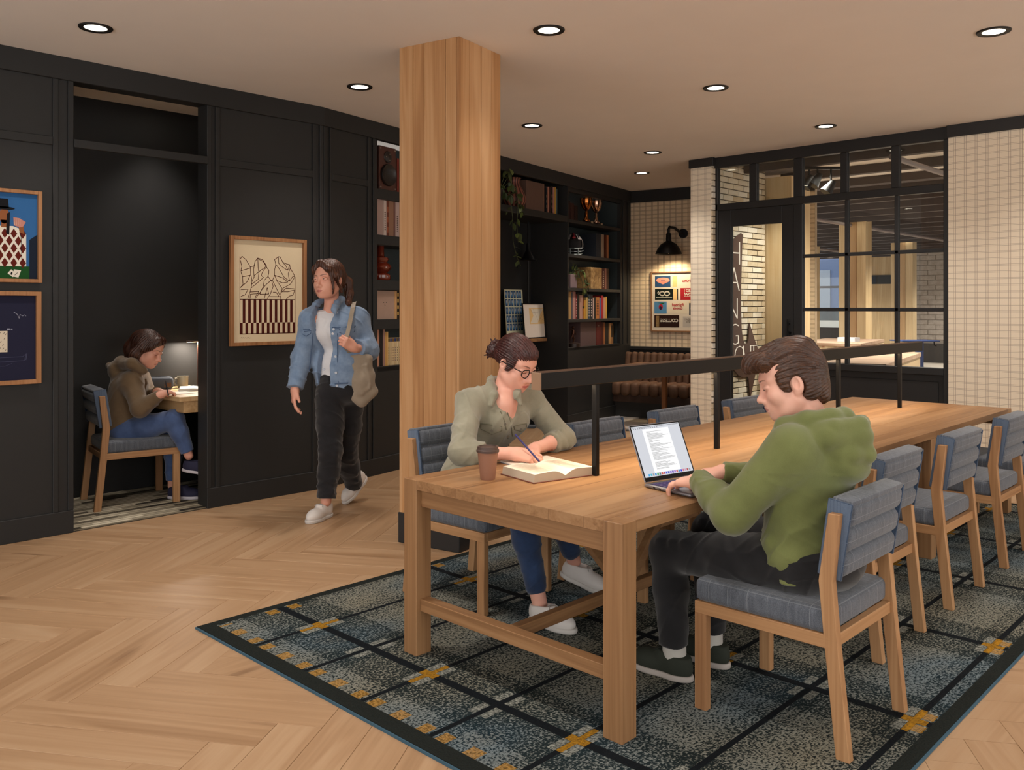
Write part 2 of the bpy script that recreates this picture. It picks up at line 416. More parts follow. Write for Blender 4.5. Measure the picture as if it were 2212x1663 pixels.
SB().box((N0, .28, 1.035), (N1, ND, 1.075)).build('picture_ledge', M_table_x, ws, world=True, bevel=.003)
for s0 in (.0, .07, .53, .595): SB().box((s0, -.013, .145), (s0+.03, .002, 2.9)).build('molding', M_dark, ws, world=True, bevel=.003)
for s0 in (5.70, 5.86): SB().box((s0, -.013, .95), (s0+.03, .002, 2.9)).build('molding', M_dark, ws, world=True, bevel=.003)
SB().box((-.01, -.02, 2.9), (5.98, .002, CEIL)).build('frieze_board', M_dark, ws, world=True, bevel=.003)
SB().box((.1, -.014, 2.475), (.53, .002, 2.53)).build('molding', M_dark, ws, world=True, bevel=.003)
SB().box((-.01, -.016, 0), (N0, .002, .145)).build('skirting', M_dark, ws, world=True, bevel=.003)
SB().box((N1-.02, -.016, 0), (5.98, .002, .145)).build('skirting', M_dark, ws, world=True, bevel=.003)
# ================================================================ nook wall (check wallpaper over a dark dado)
Q0 = Vector((9.818, 7.211, 0)); BU = Vector((.2079, -.9781, 0)); BN = Vector((-.9781, -.2079, 0))
R_BK = Matrix((BU, -BN, Vector((0, 0, 1)))).transposed()
def bk(s, d, z): return Q0+BU*s-BN*d+Vector((0, 0, z))
class BB(MB):
    def __init__(s): super().__init__(); s.T = Matrix.Translation(Q0) @ R_BK.to_4x4()
wb = thing('wall_back', 'nook wall in cream check wallpaper above a dark dado', None, Q0); struct(wb)
BB().box((-.2, 0, .9), (2.5, .1, CEIL)).build('wallpaper', M_plaid_b, wb, world=True)
BB().box((-.2, -.01, 0), (2.5, .1, .9)).build('dado_panel', M_dark, wb, world=True)
BB().box((-.02, -.03, .865), (2.5, .02, .91)).build('dado_rail', M_dark, wb, world=True, bevel=.004)
BB().box((-.02, -.025, 2.885), (2.5, .02, CEIL)).build('frieze_board', M_dark, wb, world=True, bevel=.003)
# ================================================================ right wall: pier, glazed screen with door, papered wall
RX, GX = 8.2, 8.25
wr = thing('wall_right', 'wall in cream check wallpaper beside the glazed screen', None, (RX, 0, 0)); struct(wr)
MB().box((RX, -4, .1), (RX+.18, 2.56, CEIL)).build('wallpaper', M_plaid_r, wr, world=True)
MB().box((RX-.02, -4, 2.94), (RX+.1, 2.57, CEIL)).build('frieze_board', M_frame, wr, world=True, bevel=.003)
MB().box((RX-.012, -4, 0), (RX+.18, 2.56, .1)).build('skirting', M_frame, wr, world=True)
wp = thing('wall_pier', 'narrow brick pier papered in cream check beside the door', None, (RX, 4.92, 0)); struct(wp)
MB().box((RX, 4.945, .1), (9.36, 5.19, CEIL)).build('mortar', M_mortar, wp, world=True)
MB().box((RX-.004, 4.935, .1), (RX+.002, 5.19, CEIL)).build('wallpaper', M_plaid_r, wp, world=True)
MB().box((RX-.03, 4.90, 2.955), (RX+.1, 5.2, CEIL)).build('frieze_board', M_frame, wp, world=True, bevel=.003)
MB().box((RX-.012, 4.93, 0), (RX+.1, 5.2, .1)).build('skirting', M_frame, wp, world=True)
bm0 = None; rb = random.Random(3); z = .1; row = 0
while z < CEIL-.03:
    x = RX+.002-(.0 if row % 2 else .11)
    while x < 9.35:
        L = .216; x0, x1 = max(x, RX+.002), min(x+L-.006, 9.352)
        if x1-x0 > .02:
            dy = rb.uniform(0, .004)
            if x1-x0 > .2 and bm0 is not None: o = like(bm0, 'brick')
            else:
                o = MB().box((-(x1-x0)/2, -.014, -.0275), ((x1-x0)/2, .014, .0275)).build('brick', M_brick, wp, bevel=.003)
                if x1-x0 > .2: bm0 = o
            o.location = ((x0+x1)/2-RX, .014-dy, z+.032)
        x += L
    z += .0645; row += 1
# glazed screen: window_1 (fixed lights and transoms), door_1
w1 = thing('window_1', 'black steel glazed screen looking into the hall beyond', None, (GX, 3.3, 0)); struct(w1)
TZ0, TZ1, D = 2.55, 2.935, .06
def fr(y0, y1, z0, z1, x0=GX, x1=GX+D, name='frame_bar', p=w1, m=None): return MB().box((x0, y0, z0), (x1, y1, z1)).build(name, m or M_frame, p, world=True, bevel=.004)
def pane(y0, y1, z0, z1, p=w1): return MB().box((GX+.026, y0, z0), (GX+.032, y1, z1)).build('glass_pane', M_glass, p, world=True)
fr(2.55, 4.918, TZ1, CEIL, GX-.02, name='head_board')
fr(2.55, 4.918, 2.478, TZ0)
ed = [(4.889, 4.518), (4.434, 4.03), (3.936, 3.552), (3.484, 3.072), (3.0, 2.608)]
fr(4.889, 4.918, 0, TZ1); fr(2.55, 2.608, 0, TZ1, GX-.03)
for (a, c), (e, f) in zip(ed, ed[1:]): fr(e, c, TZ0, TZ1)
for a, c in ed: pane(c, a, TZ0, TZ1)
fr(3.936, 4.03, 0, 2.478)
for y in (3.494, 3.026): fr(y-.018, y+.018, .905, 2.478, GX+.005, GX+.05)
for z in (1.426, 1.956): fr(2.608, 3.936, z-.017, z+.017, GX+.005, GX+.05)
ys, zs = [2.608, 3.026, 3.494, 3.936], [.905, 1.426, 1.956, 2.478]
for i in range(3):
    for j in range(3): pane(ys[i]+.018*(i > 0), ys[i+1]-.018*(i < 2), zs[j]+.017*(j > 0), zs[j+1]-.017*(j < 2))
fr(2.608, 3.936, .84, .905, GX-.03, name='sill'); fr(2.608, 3.936, 0, .84, GX+.012, GX+.06, name='apron_panel')
fr(2.66, 3.88, .10, .78, GX+.002, GX+.03, name='apron_inset')
dr = thing('door_1', 'black framed door glazed with one tall pane', None, (GX, 4.46, 0)); struct(dr)
fr(4.734, 4.886, .01, 2.478, p=dr, name='stile', x0=GX+.01); fr(4.033, 4.158, .01, 2.478, p=dr, name='stile', x0=GX+.01)
fr(4.158, 4.734, 2.302, 2.478, p=dr, name='rail', x0=GX+.01); fr(4.158, 4.734, .01, .27, p=dr, name='rail', x0=GX+.01)
pane(4.158, 4.734, .27, 2.302, dr)
b = MB(); b.cyl((GX-.03, 4.075, .95), (GX-.03, 4.075, 1.33), .009); b.cyl((GX-.03, 4.075, 1.0), (GX+.02, 4.075, 1.0), .006); b.cyl((GX-.03, 4.075, 1.28), (GX+.02, 4.075, 1.28), .006)
b.build('door_handle', M_black, dr, world=True)
MB().cyl((GX, 4.07, 1.19), (GX+.02, 4.07, 1.19), .014).build('lock', M_black, dr, world=True)
# ================================================================ the hall beyond the glass
HC = 2.95
struct(MB().box((8.42, -6, -.06), (34, 22, 0)).build('floor_hall', flat('b3a89c', .6, 0, .3, .12, 3)))
hc = thing('ceiling_hall', 'dark boarded hall ceiling with joists', None, (8.5, 0, HC)); struct(hc)
b = MB(); b.box((8.42, -6, HC+.1), (27.2, 4.95, HC+.2)); b.box((10.45, 4.95, HC+.1), (27.2, 22, HC+.2)); b.build('deck', flat('6a6160', .8), hc, world=True)
M_joist = flat('4c4442', .8)
MB().box((.36, -6, 0), (.46, 4.94, .1)).build('joist', M_joist, hc); MB().box((1.28, -6, 0), (1.38, 4.94, .1)).build('joist', M_joist, hc)
jb = MB().box((-.05, -14, 0), (.05, 14, .1)).build('joist', M_joist, hc); jb.location = (2.25, 8, 0)
for i in range(1, 18): like(jb, 'joist', loc=(2.25+i*.92, 8, 0))
for i, y in enumerate((3.2, 6.4, 9.6)):
    b = MB().cyl((8.6 if y < 4 else 10.6, y, HC-.05), (23.9, y, HC-.05), .03, n=8)
    tag(b.build('conduit', flat('8c7f7c', .5), origin=(17, y, HC-.05)), 'grey conduit pipe under the hall ceiling, %s of three' % ('nearest', 'middle', 'farthest')[i], 'pipe', 'conduits under the hall ceiling')
# hall end walls
wf = thing('wall_hall', 'grey brick end wall of the hall', None, (24, 4, 0)); struct(wf)
MB().box((24, -6, 0), (24.2, 8.78, HC+.1)).build('mortar', flat('8d847c', .9), wf, world=True)
b = MB(); z = .6; row = 0
while z < HC:
    y = 3.0-(.2 if row % 2 else 0)
    while y < 8.7:
        b.box((23.985, y, z), (24.0, min(y+.385, 8.77), z+.118)); y += .4
    z += .13; row += 1
tag(b.build('brickwork', M_brick2, wf, world=True, bevel=.006), kind='stuff')
MB().box((23.97, -6, 0), (24, 8.77, .5)).build('skirting', flat('3c3a39', .6), wf, world=True)
we = thing('wall_entrance', 'pale timber panelled end wall of the hall', None, (27, 12, 0)); struct(we)
MB().box((27, 7.5, 0), (27.2, 11.45, HC+.1)).build('timber_panel', M_lamella_pale, we, world=True)
MB().box((26.97, 9.2, 2.15), (27, 11.3, 2.42)).build('dark_band', M_frame, we, world=True)
b = MB(); b.box((27, 16, 0), (27.2, 22, HC+.1)); b.build('wall_panel', M_lamella_pale, we, world=True)
w2 = thing('window_2', 'tall shopfront window at the far end of the hall', None, (27, 13.5, 0)); struct(w2)
MB().box((27, 11.45, 0), (27.1, 16, .8)).build('bulkhead', flat('37312f', .6), w2, world=True)
for y in (11.45, 12.35, 13.3, 14.3, 15.3): MB().box((27, y, .8), (27.1, y+.12, HC)).build('mullion', flat('5d6066', .5), w2, world=True)
MB().box((27.02, 11.45, 2.05), (27.08, 16, 2.12)).build('transom', flat('8d929a', .5), w2, world=True)
for y in (11.57, 12.47, 13.42, 14.42): MB().box((27.045, y, .8), (27.055, y+.9, HC)).build('glass_pane', M_glass, w2, world=True)
struct(MB().box((28, 2, -.08), (44, 32, -.02)).build('floor_street', flat('b9b9b8', .9)))
# ================================================================ timber column
ct = math.radians(12); CU, CV = Vector((math.cos(ct), math.sin(ct), 0)), Vector((-math.sin(ct), math.cos(ct), 0))
CP, CSZ = Vector((3.487, 3.79, 0)), .452
col = thing('timber_column', 'square glued-laminated timber column with a dark plinth in the middle of the room', 'column', CP+CU*CSZ/2+CV*CSZ/2, ct)
h = CSZ/2
MB().box((-h+.012, -h+.012, 0), (h-.012, h-.012, CEIL)).build('core', M_glulam, col)
def lam(face, a, c):
    b = MB(); g = .0012; z0 = .185
    if face == 0: b.box((a-h+g, -h, z0), (c-h-g, -h+.02, CEIL))
    elif face == 1: b.box((-h, a-h+g, z0), (-h+.02, c-h-g, CEIL))
    elif face == 2: b.box((a-h+g, h-.02, z0), (c-h-g, h, CEIL))
    else: b.box((h-.02, a-h+g, z0), (h, c-h-g, CEIL))
    b.build('lamella', M_glulam, col, bevel=.0012)
for e in ((0, .11, .24, .345, CSZ),):
    for a, c in zip(e, e[1:]): lam(0, a, c); lam(2, a, c)
for e in ((.02, .10, .26, .345, CSZ-.02),):
    for a, c in zip(e, e[1:]): lam(1, a, c); lam(3, a, c)
MB().box((-h-.006, -h-.006, 0), (h+.006, h+.006, .185)).build('plinth', M_frame, col, bevel=.003)
# ================================================================ rug
RG = (1.845, .99, 7.15, 3.745)
nt = NT('check_rug'); x, y, z = nt.xyz(nt.coord()); LX, LY = RG[2]-RG[0], RG[3]-RG[1]
x0l, y0l, px_, py_ = 2.237-RG[0], 3.358-RG[1], .922, .377
u = ((x-x0l)/px_+.5).fract()-.5; v = ((y-y0l)/py_+.5).fract()-.5          # signed distance to the nearest line, in pitches
du, dv = u.abs()*px_, v.abs()*py_
wob = nt.noise(nt.scale(nt.coord(), (10, 10, 1)), 1, 2)
pile = nt.noise(nt.scale(nt.coord(), (130, 75, 1)), 1, 2, .6); pile2 = nt.noise(nt.scale(nt.coord(), (70, 150, 1)), 1, 2, .6)
band = du.lt(.2); band2 = dv.lt(.075)
sx = ((x*2*math.pi/.016).sin()*.5+.5); sy = ((y*2*math.pi/.016).sin()*.5+.5)
lum = (pile*.55+pile2*.45); lum = ((lum-.5)*3.6+.5).clamp()
patch = nt.noise(nt.scale(nt.coord(), (.9, 1.3, 1)), 1, 2)
light = nt.ramp(patch, [(.30, '8a8572'), (.48, '7f8179'), (.60, '6f7c82'), (.72, '86816f')])
dark = nt.ramp(patch, [(.3, '222422'), (.5, '1f2829'), (.62, '1c2c34'), (.72, '242523')])
thr = band*.17+band2*.10+.44+(wob-.5)*.2
c = nt.mix(((lum-thr)*3.2+.5).clamp(), dark, light)
sq = (du.gt(.022)*du.lt(.105)*dv.gt(.014)*dv.lt(.046))
c = nt.mix(sq*(lum*.9).clamp(), c, '9fa198')
par = ((((y-y0l)/py_+.5).floor()*.5).fract()).abs().lt(.25)
yel = (dv.lt(.012)*du.lt(.10)).max(du.lt(.02)*dv.lt(.042))*par
lines = du.lt(.020).max(dv.lt(.0115))
c = nt.mix(lines, c, '15191d'); c = nt.mix(yel*(lum*.6+.35).clamp(), c, 'b08022')
edge = (x.min(LX-x)).min(y.min(LY-y))
e1 = edge.gt(.07)*edge.lt(.125)
dashes = ((dv.gt(.024)*dv.lt(.075)).max((dv-.188).abs().lt(.03)))*(x.min(LX-x)).lt(.13)
dashes2 = (du.gt(.03)*du.lt(.085))*(y.min(LY-y)).lt(.11)*(y.min(LY-y)).gt(.055)
c = nt.mix(e1*(x.min(LX-x)).lt(.13)*dashes*(lum*.7+.2).clamp(), c, 'b08022'); c = nt.mix(dashes2*(lum*.7+.2).clamp(), c, 'b08022')
bord = (x.min(LX-x)).lt(.07).max((y.min(LY-y)).lt(.05)); c = nt.mix(bord, c, '222624')
nt.bump(lum, .7, .004); M_rug = nt.out(c, .97, 0, .08)
b = MB().slot(0).box((0, 0, 0), (LX, LY, .012)); b.slot(1)
b.box((-.006, -.006, 0), (0, LY+.006, .009)); b.box((LX, -.006, 0), (LX+.006, LY+.006, .009)); b.box((0, -.006, 0), (LX, 0, .009)); b.box((0, LY, 0), (LX, LY+.006, .009))
tag(b.build('check_rug', [M_rug, flat('39586a', .9)], origin=None), 'large dark blue-grey check rug with mustard crosses under the long table', 'rug')
bpy.data.objects['check_rug'].location = (RG[0], RG[1], 0)
RZ = .012
# ================================================================ long table
TX0, TX1, TY0, TY1, TZ = 2.31, 6.85, 1.723, 2.85, .7377
tb = thing('communal_table', 'long oak communal table of joined planks on square legs', 'table', ((TX0+TX1)/2, (TY0+TY1)/2, RZ))
ed = [1.723, 1.803, 1.887, 2.047, 2.208, 2.369, 2.532, 2.770, 2.85]
for i, (a, c) in enumerate(zip(ed, ed[1:])):
    for x0, x1 in ((TX0, 5.32), (5.32, TX1)):
        o = i in (0, 7)
        if o: x0, x1 = (x0+.08 if x0 == TX0 else x0), (x1-.08 if x1 == TX1 else x1)
        MB().box((x0+.0004, a+.0003, TZ-.04), (x1-.0004, c-.0003, TZ)).build('plank', M_table_x, tb, world=True, bevel=.0007)
for x0 in (TX0, 4.13, 5.23, TX1-.08):
    for y0 in (TY0, TY1-.08):
        if x0 == 5.23 and y0 > 2: x0 = 4.92
        top = TZ if x0 in (TX0, TX1-.08) else TZ-.041
        MB().box((x0, y0, RZ), (x0+.08, y0+.08, top)).build('leg', M_table_z, tb, world=True, bevel=.002)
for x0 in (TX0+.025, 5.24, TX1-.06):
    MB().box((x0, TY0+.08, .625), (x0+.035, TY1-.08, TZ-.0405)).build('apron', M_table_y, tb, world=True, bevel=.002)
    MB().box((x0-.005, TY0+.08, .195), (x0+.045, TY1-.08, .245)).build('end_stretcher', M_table_y, tb, world=True, bevel=.002)
MB().box((TX0+.07, 2.265, .196), (TX1-.07, 2.305, .244)).build('long_stretcher', M_table_x, tb, world=True, bevel=.002)
MB().box((TX0+.06, 2.265, .645), (TX1-.06, 2.305, TZ-.0405)).build('top_rail', M_table_x, tb, world=True, bevel=.002)
for xb in (3.08, 4.75, 6.08):
    for dx in (-.42, .42): MB().bar((xb+dx*.05, 2.285, .235), (xb+dx, 2.285, .65), .036, .04).build('brace', M_table_x, tb, world=True, bevel=.002)
# ================================================================ light bar along the table
lb = thing('table_light_bar', 'long black light bar on slim posts running down the centre of the table', 'lamp', (4.6, 2.3, TZ))
MB().box((2.535, 2.283, 1.126), (6.746, 2.325, 1.192)).build('bar', M_black, lb, world=True, bevel=.002)
MB().box((2.525, 2.282, 1.125), (2.536, 2.326, 1.193)).build('end_cap', flat('8f6f55', .45, 0, .5), lb, world=True, bevel=.001)
MB().box((2.53, 2.284, 1.191), (6.74, 2.324, 1.1955)).build('top_strip', flat('5b4232', .4, .3, .5), lb, world=True)
MB().box((2.56, 2.297, 1.1256), (6.72, 2.311, 1.1266)).build('light_strip', emit('ffd9a8', 4.0), lb, world=True)
for x in (2.90, 3.877, 5.32, 6.342):
    MB().box((x-.012, 2.29, TZ), (x+.012, 2.314, 1.126)).build('post', M_black, lb, world=True, bevel=.002)
for i in range(4):
    x = 2.56+4.16*(i+.5)/4
    lamp('bar_light', 'AREA', (x, 2.304, 1.12), BAR_W/4, (1, .76, .48), lb, shape='RECTANGLE', size=1.0, size_y=.02, spread=math.radians(130))
# ================================================================ chairs
def fabric(name, base, line, pitch=.075, lum=.5):
    nt = NT(name); x, y, z = nt.xyz(nt.coord()); wv = nt.noise(nt.scale(nt.coord(), (330, 330, 330)), 1, 2, .7)
    th = nt.noise(nt.scale(nt.coord(), (60, 60, 14)), 1, 2, .6)
    l = x.near(pitch, .0013).max(y.near(pitch, .0013)).max(z.near(pitch, .0012, .01))
    l2 = (x.near(.011, .002)*x.near(pitch, .019)).max(y.near(.011, .002)*y.near(pitch, .019))
    c = nt.mix(((wv-.5)*1.6+(th-.5)*.9+.5).clamp(), base[0], base[1]); c = nt.mix(l*.30, c, line); c = nt.mix(l2*.20, c, base[0])
    nt.bump(wv, .35, .0015); return nt.out(c, .9, 0, .15, sheen=.25)
M_fab = fabric('grey_blue_check_cloth', ('3e434b', '686e78'), '9a9fa4')
M_edge = fabric('blue_edge_cloth', ('2a384b', '42546d'), '8290a4')
M_thread = flat('6f7f92', .9)
def make_chair(label, blue=False):
    t = thing('dining_chair', label, 'chair', (0, 0, 0), group='upholstered chairs at the long table')
    for s in (-1, 1):
        x0, x1 = s*.2525, s*.2205
        fr_ = lambda u, v, w: (w, u, v)
        MB().box((s*.2525, .233, 0), (s*.2205, .28, .345)).build('front_leg', M_chairwood, t, bevel=.002)
        prof = [(-.283, 0), (-.238, 0), (-.2, .36), (-.181, .557), (-.213, .778), (-.25, .778), (-.227, .557), (-.246, .345)]
        MB().prism(prof, min(x0, x1), max(x0, x1), fr_).build('back_leg', M_chairwood, t, bevel=.002)
        MB().box((s*.2525, -.22, .343), (s*.2285, .28, .386)).build('side_rail', M_chairwood_y, t, bevel=.002)
    MB().box((-.228, .258, .345), (.228, .28, .386)).build('front_rail', wood_x_chair, t, bevel=.002)
    MB().box((-.228, -.232, .345), (.228, -.205, .386)).build('back_rail', wood_x_chair, t, bevel=.002)
    b = MB().slot(0).rbox((0, .035, .425), (.496, .498, .082), .022, seg=4)
    se = b.build('seat', [M_fab], t)
    MB().tube([(-.24, .275, .395), (.24, .275, .395)], .004, 6).build('piping', M_edge, se)
    R = rot3('X', math.radians(8.5)); bc = Vector((0, -.222, .69))
    b = MB(); b.rbox(bc, (.44, .055, .25), .015, R, 2)
    for i in range(3): b.rbox(bc+R @ Vector((0, 0, -.083+.0833*i)), (.437, .088, .0815), .026, R, 4)
    bk_ = b.build('backrest', [M_fab], t)
    MB().rbox(bc+R @ Vector((0, -.004, .124)), (.438, .07, .022), .009, R, 2).build('top_welt', M_fab, bk_)
    for s in (-1, 1):
        e = MB().rbox(bc+R @ Vector((s*.2185, 0, 0)), (.012, .082, .256), .005, R, 2).build('side_panel', M_edge, bk_)
    return t
wood_x_chair = wood('chair_wood_x', 'x', ('875f3e', 'a57c55', 'b78f67'), .5, 30, 1.2, vary=.10)
ch0 = make_chair('upholstered oak chair nearest the camera, under the person in the green hoodie')
ch0.location = (2.963, 1.42, RZ); keyed(ch0, Matrix.Translation(Vector((2.963, 1.42, RZ))))
nm = ['first empty chair behind the green hoodie on the right side of the table', 'second empty chair behind the green hoodie on the right side of the table',
      'third empty chair behind the green hoodie on the right side of the table', 'farthest chair on the right side of the table, cut by the frame edge']
for x, l in zip((3.81, 4.67, 5.58, 6.40), nm): dup(ch0, (x, 1.64, RZ), 0, 'upholstered oak '+l if not l.startswith('far') else 'upholstered oak chair, '+l.replace('chair ', '', 1))
dup(ch0, (3.06, 3.19, RZ), math.pi+math.radians(3), 'upholstered oak chair under the person in the sage shirt')
for x, l in zip((3.74, 4.52, 5.37), ('empty chair just beyond the person in the sage shirt', 'empty chair on the far side of the table behind the laptop screen', 'empty chair beyond the table in front of the glazed door')):
    dup(ch0, (x, 2.745, RZ), math.pi, 'upholstered oak '+l)
ca_ = dup(ch0, (2.70, 6.54, .013), math.radians(-100), 'upholstered oak chair in the alcove under the person in the brown hoodie')
ca_.scale = (1.04, 1.04, 1.04); ca_['group'] = 'alcove chair'; del ca_['group']
# ================================================================ downlights
M_lens = emit('fff1d8', 9.0); M_trim = flat('141110', .5)
DL = [(1.938, 5.165, 'above the framed prints on the left'), (3.765, 3.33, 'right of the column top'), (5.57, 1.493, 'at the top right corner'), (3.785, 5.175, 'left of the timber column'),
      (5.6, 3.334, 'over the middle of the long table'), (5.644, 5.19, 'just right of the timber column'), (7.46, 3.343, 'above the glazed screen'), (7.49, 5.197, 'second from the nook'),
      (8.55, 6.086, 'nearest the nook'), (3.179, 6.5, 'inside the alcove')]
proto = None
for x, y, where in DL:
    lb_ = 'round recessed ceiling downlight with a black ring, '+where
    if proto is None:
        t = thing('downlight', lb_, 'ceiling light', (x, y, CEIL), group='recessed downlights')
        MB().lathe([(.060, -.001), (.062, -.006), (.088, -.009), (.092, -.004), (.092, .004), (.06, .004)], n=32).build('ring', M_trim, t)
        MB().lathe([(.0001, -.003), (.061, -.003), (.061, .002)], n=32).build('lens', M_lens, t)
        proto = t
    else: dup(proto, (x, y, CEIL), 0, lb_)
for x, y, e in [(q[0], q[1], 1.9 if q[1] > 6 else (.4 if abs(q[0]-3.765) < .01 else (1.6 if q[0] > 7 else 1.0))) for q in DL[:-1]]+[(1.94, 3.33, 1.9), (3.75, 1.49, 1), (7.45, 1.49, 1), (1.94, 1.49, 1), (3.77, -.4, .8), (5.6, -.4, .8), (7.45, -.4, .8)]:
    lamp('spot', 'SPOT', (x, y, CEIL-.03), SPOT_W*e, LAMP, spot_size=math.radians(118), spot_blend=1.0, shadow_soft_size=.09)
lamp('spot', 'SPOT', (3.05, 6.62, CEIL-.03), 55, LAMP, spot_size=math.radians(90), spot_blend=1.0, shadow_soft_size=.08)
# ================================================================ wall sconce in the nook
sc = thing('wall_sconce', 'black metal barn wall lamp over the framed logo print', 'lamp', bk(.80, 0, 2.44))
c = bk(.69, -.26, 2.16)
b = MB().lathe([(.172, -.01), (.176, -.012), (.168, .0), (.150, .05), (.105, .115), (.05, .148), (.036, .16), (.034, .25), (.026, .262), (.0, .264)], c, 32); b.lathe([(.168, -.008), (.145, .045), (.10, .11), (.04, .14), (.0, .142)], c, 32)
b.build('shade', M_black, sc, world=True)
arm = [c+Vector((0, 0, .25)), c+Vector((0, 0, .31)), c+Vector((0, 0, .345))-BN*.03]
e = bk(.80, -.02, 2.43); arm += [arm[-1].lerp(e, .35)+Vector((0, 0, .02)), arm[-1].lerp(e, .75), e]
MB().tube(arm, .018, 10).build('arm', M_black, sc, world=True)
MB().cyl(bk(.80, -.03, 2.43), bk(.80, 0, 2.43), .062, n=28).build('wall_plate', M_black, sc, world=True)
MB().ball(c+Vector((0, 0, .03)), .032).build('bulb', emit('ffdca8', 8), sc, world=True)
lamp('sconce_light', 'SPOT', c+Vector((0, 0, -.005)), SCONCE_W*4, (1, .8, .52), sc, spot_size=math.radians(150), spot_blend=.5, shadow_soft_size=.03)
# ================================================================ framed pictures
def frame_on(fr_, w, h, name, label, t=.035, depth=.03, mat=M_picframe, paper='d8c6a6', group=None, inner=.006):
    """fr_(u, v, d): u across, v up, d out of the wall; lower left corner at 0,0"""
    th = thing(name, label, 'picture', fr_(w/2, 0, 0), group=group)
    def bx(u0, v0, u1, v1, d0, d1, nm, m):
        vs = [fr_(*q) for q in ((u0,v0,d0),(u1,v0,d0),(u1,v1,d0),(u0,v1,d0),(u0,v0,d1),(u1,v0,d1),(u1,v1,d1),(u0,v1,d1))]
        b = MB().add(vs, [(0,3,2,1),(4,5,6,7),(0,1,5,4),(1,2,6,5),(2,3,7,6),(3,0,4,7)])
        return b.build(nm, m, th, world=True, bevel=.0015 if 'frame' in nm else 0)
    bx(0, 0, t, h, 0, depth, 'frame_side', mat); bx(w-t, 0, w, h, 0, depth, 'frame_side', mat)
    bx(t, 0, w-t, t, 0, depth, 'frame_side', mat); bx(t, h-t, w-t, h, 0, depth, 'frame_side', mat)
    bx(t, t, w-t, h-t, .001, inner, 'backing_paper', flat(paper, .8, 0, .2, .03))
    return th
class Flat(MB):
    """thin printed shapes in a picture plane"""
    def __init__(s, fr_, d): super().__init__(); s.fr, s.d = fr_, d
    def poly(s, pts, up=0):
        n = len(pts); a = sum(pts[i][0]*pts[(i+1) % n][1]-pts[(i+1) % n][0]*pts[i][1] for i in range(n))
        if a < 0: pts = pts[::-1]
        return s.add([s.fr(u, v, s.d+up*.0004) for u, v in pts], [tuple(range(n))])
    def rect(s, u0, v0, u1, v1, up=0): return s.poly([(u0, v0), (u1, v0), (u1, v1), (u0, v1)], up)
    def ellipse(s, u, v, a, c, up=0, n=24, a0=0, a1=2*math.pi): return s.poly([(u+a*math.cos(a0+(a1-a0)*i/n), v+c*math.sin(a0+(a1-a0)*i/n)) for i in range(n)], up)
    def line(s, pts, w, up=0):
        for (u0, v0), (u1, v1) in zip(pts, pts[1:]):
            L = math.hypot(u1-u0, v1-v0) or 1; nx, ny = -(v1-v0)/L*w/2, (u1-u0)/L*w/2; ex, ey = (u1-u0)/L*w*.3, (v1-v0)/L*w*.3
            s.poly([(u0+nx-ex, v0+ny-ey), (u0-nx-ex, v0-ny-ey), (u1-nx+ex, v1-ny+ey), (u1+nx+ex, v1+ny+ey)], up)
        return s
ptr = [flat(q, .85, 0, .15, .03) for q in ('4a1a14', '2e5f94', '17181c', 'd8d3c6', '5a1e16', '1c4a22', '8a5636', 'b97f73', '1d1f38', '43465f', '8e92a4', 'cfc4b0', '1a2230', '9c2028', '274468', '0d1512', 'd6b27a', 'e08a78', '4f7fa8', '2a1712', 'b3aca4', '8d857c')]
MAROON, BLUE, INK, WHITE, BROWN, GREEN, SKIN, CARD, NAVY, SLATE, PALE, CREAM, NIGHT, RED, DENIM, FOREST, TAN, SALMON, SKY, COCOA, GREY, GREY2 = range(22)
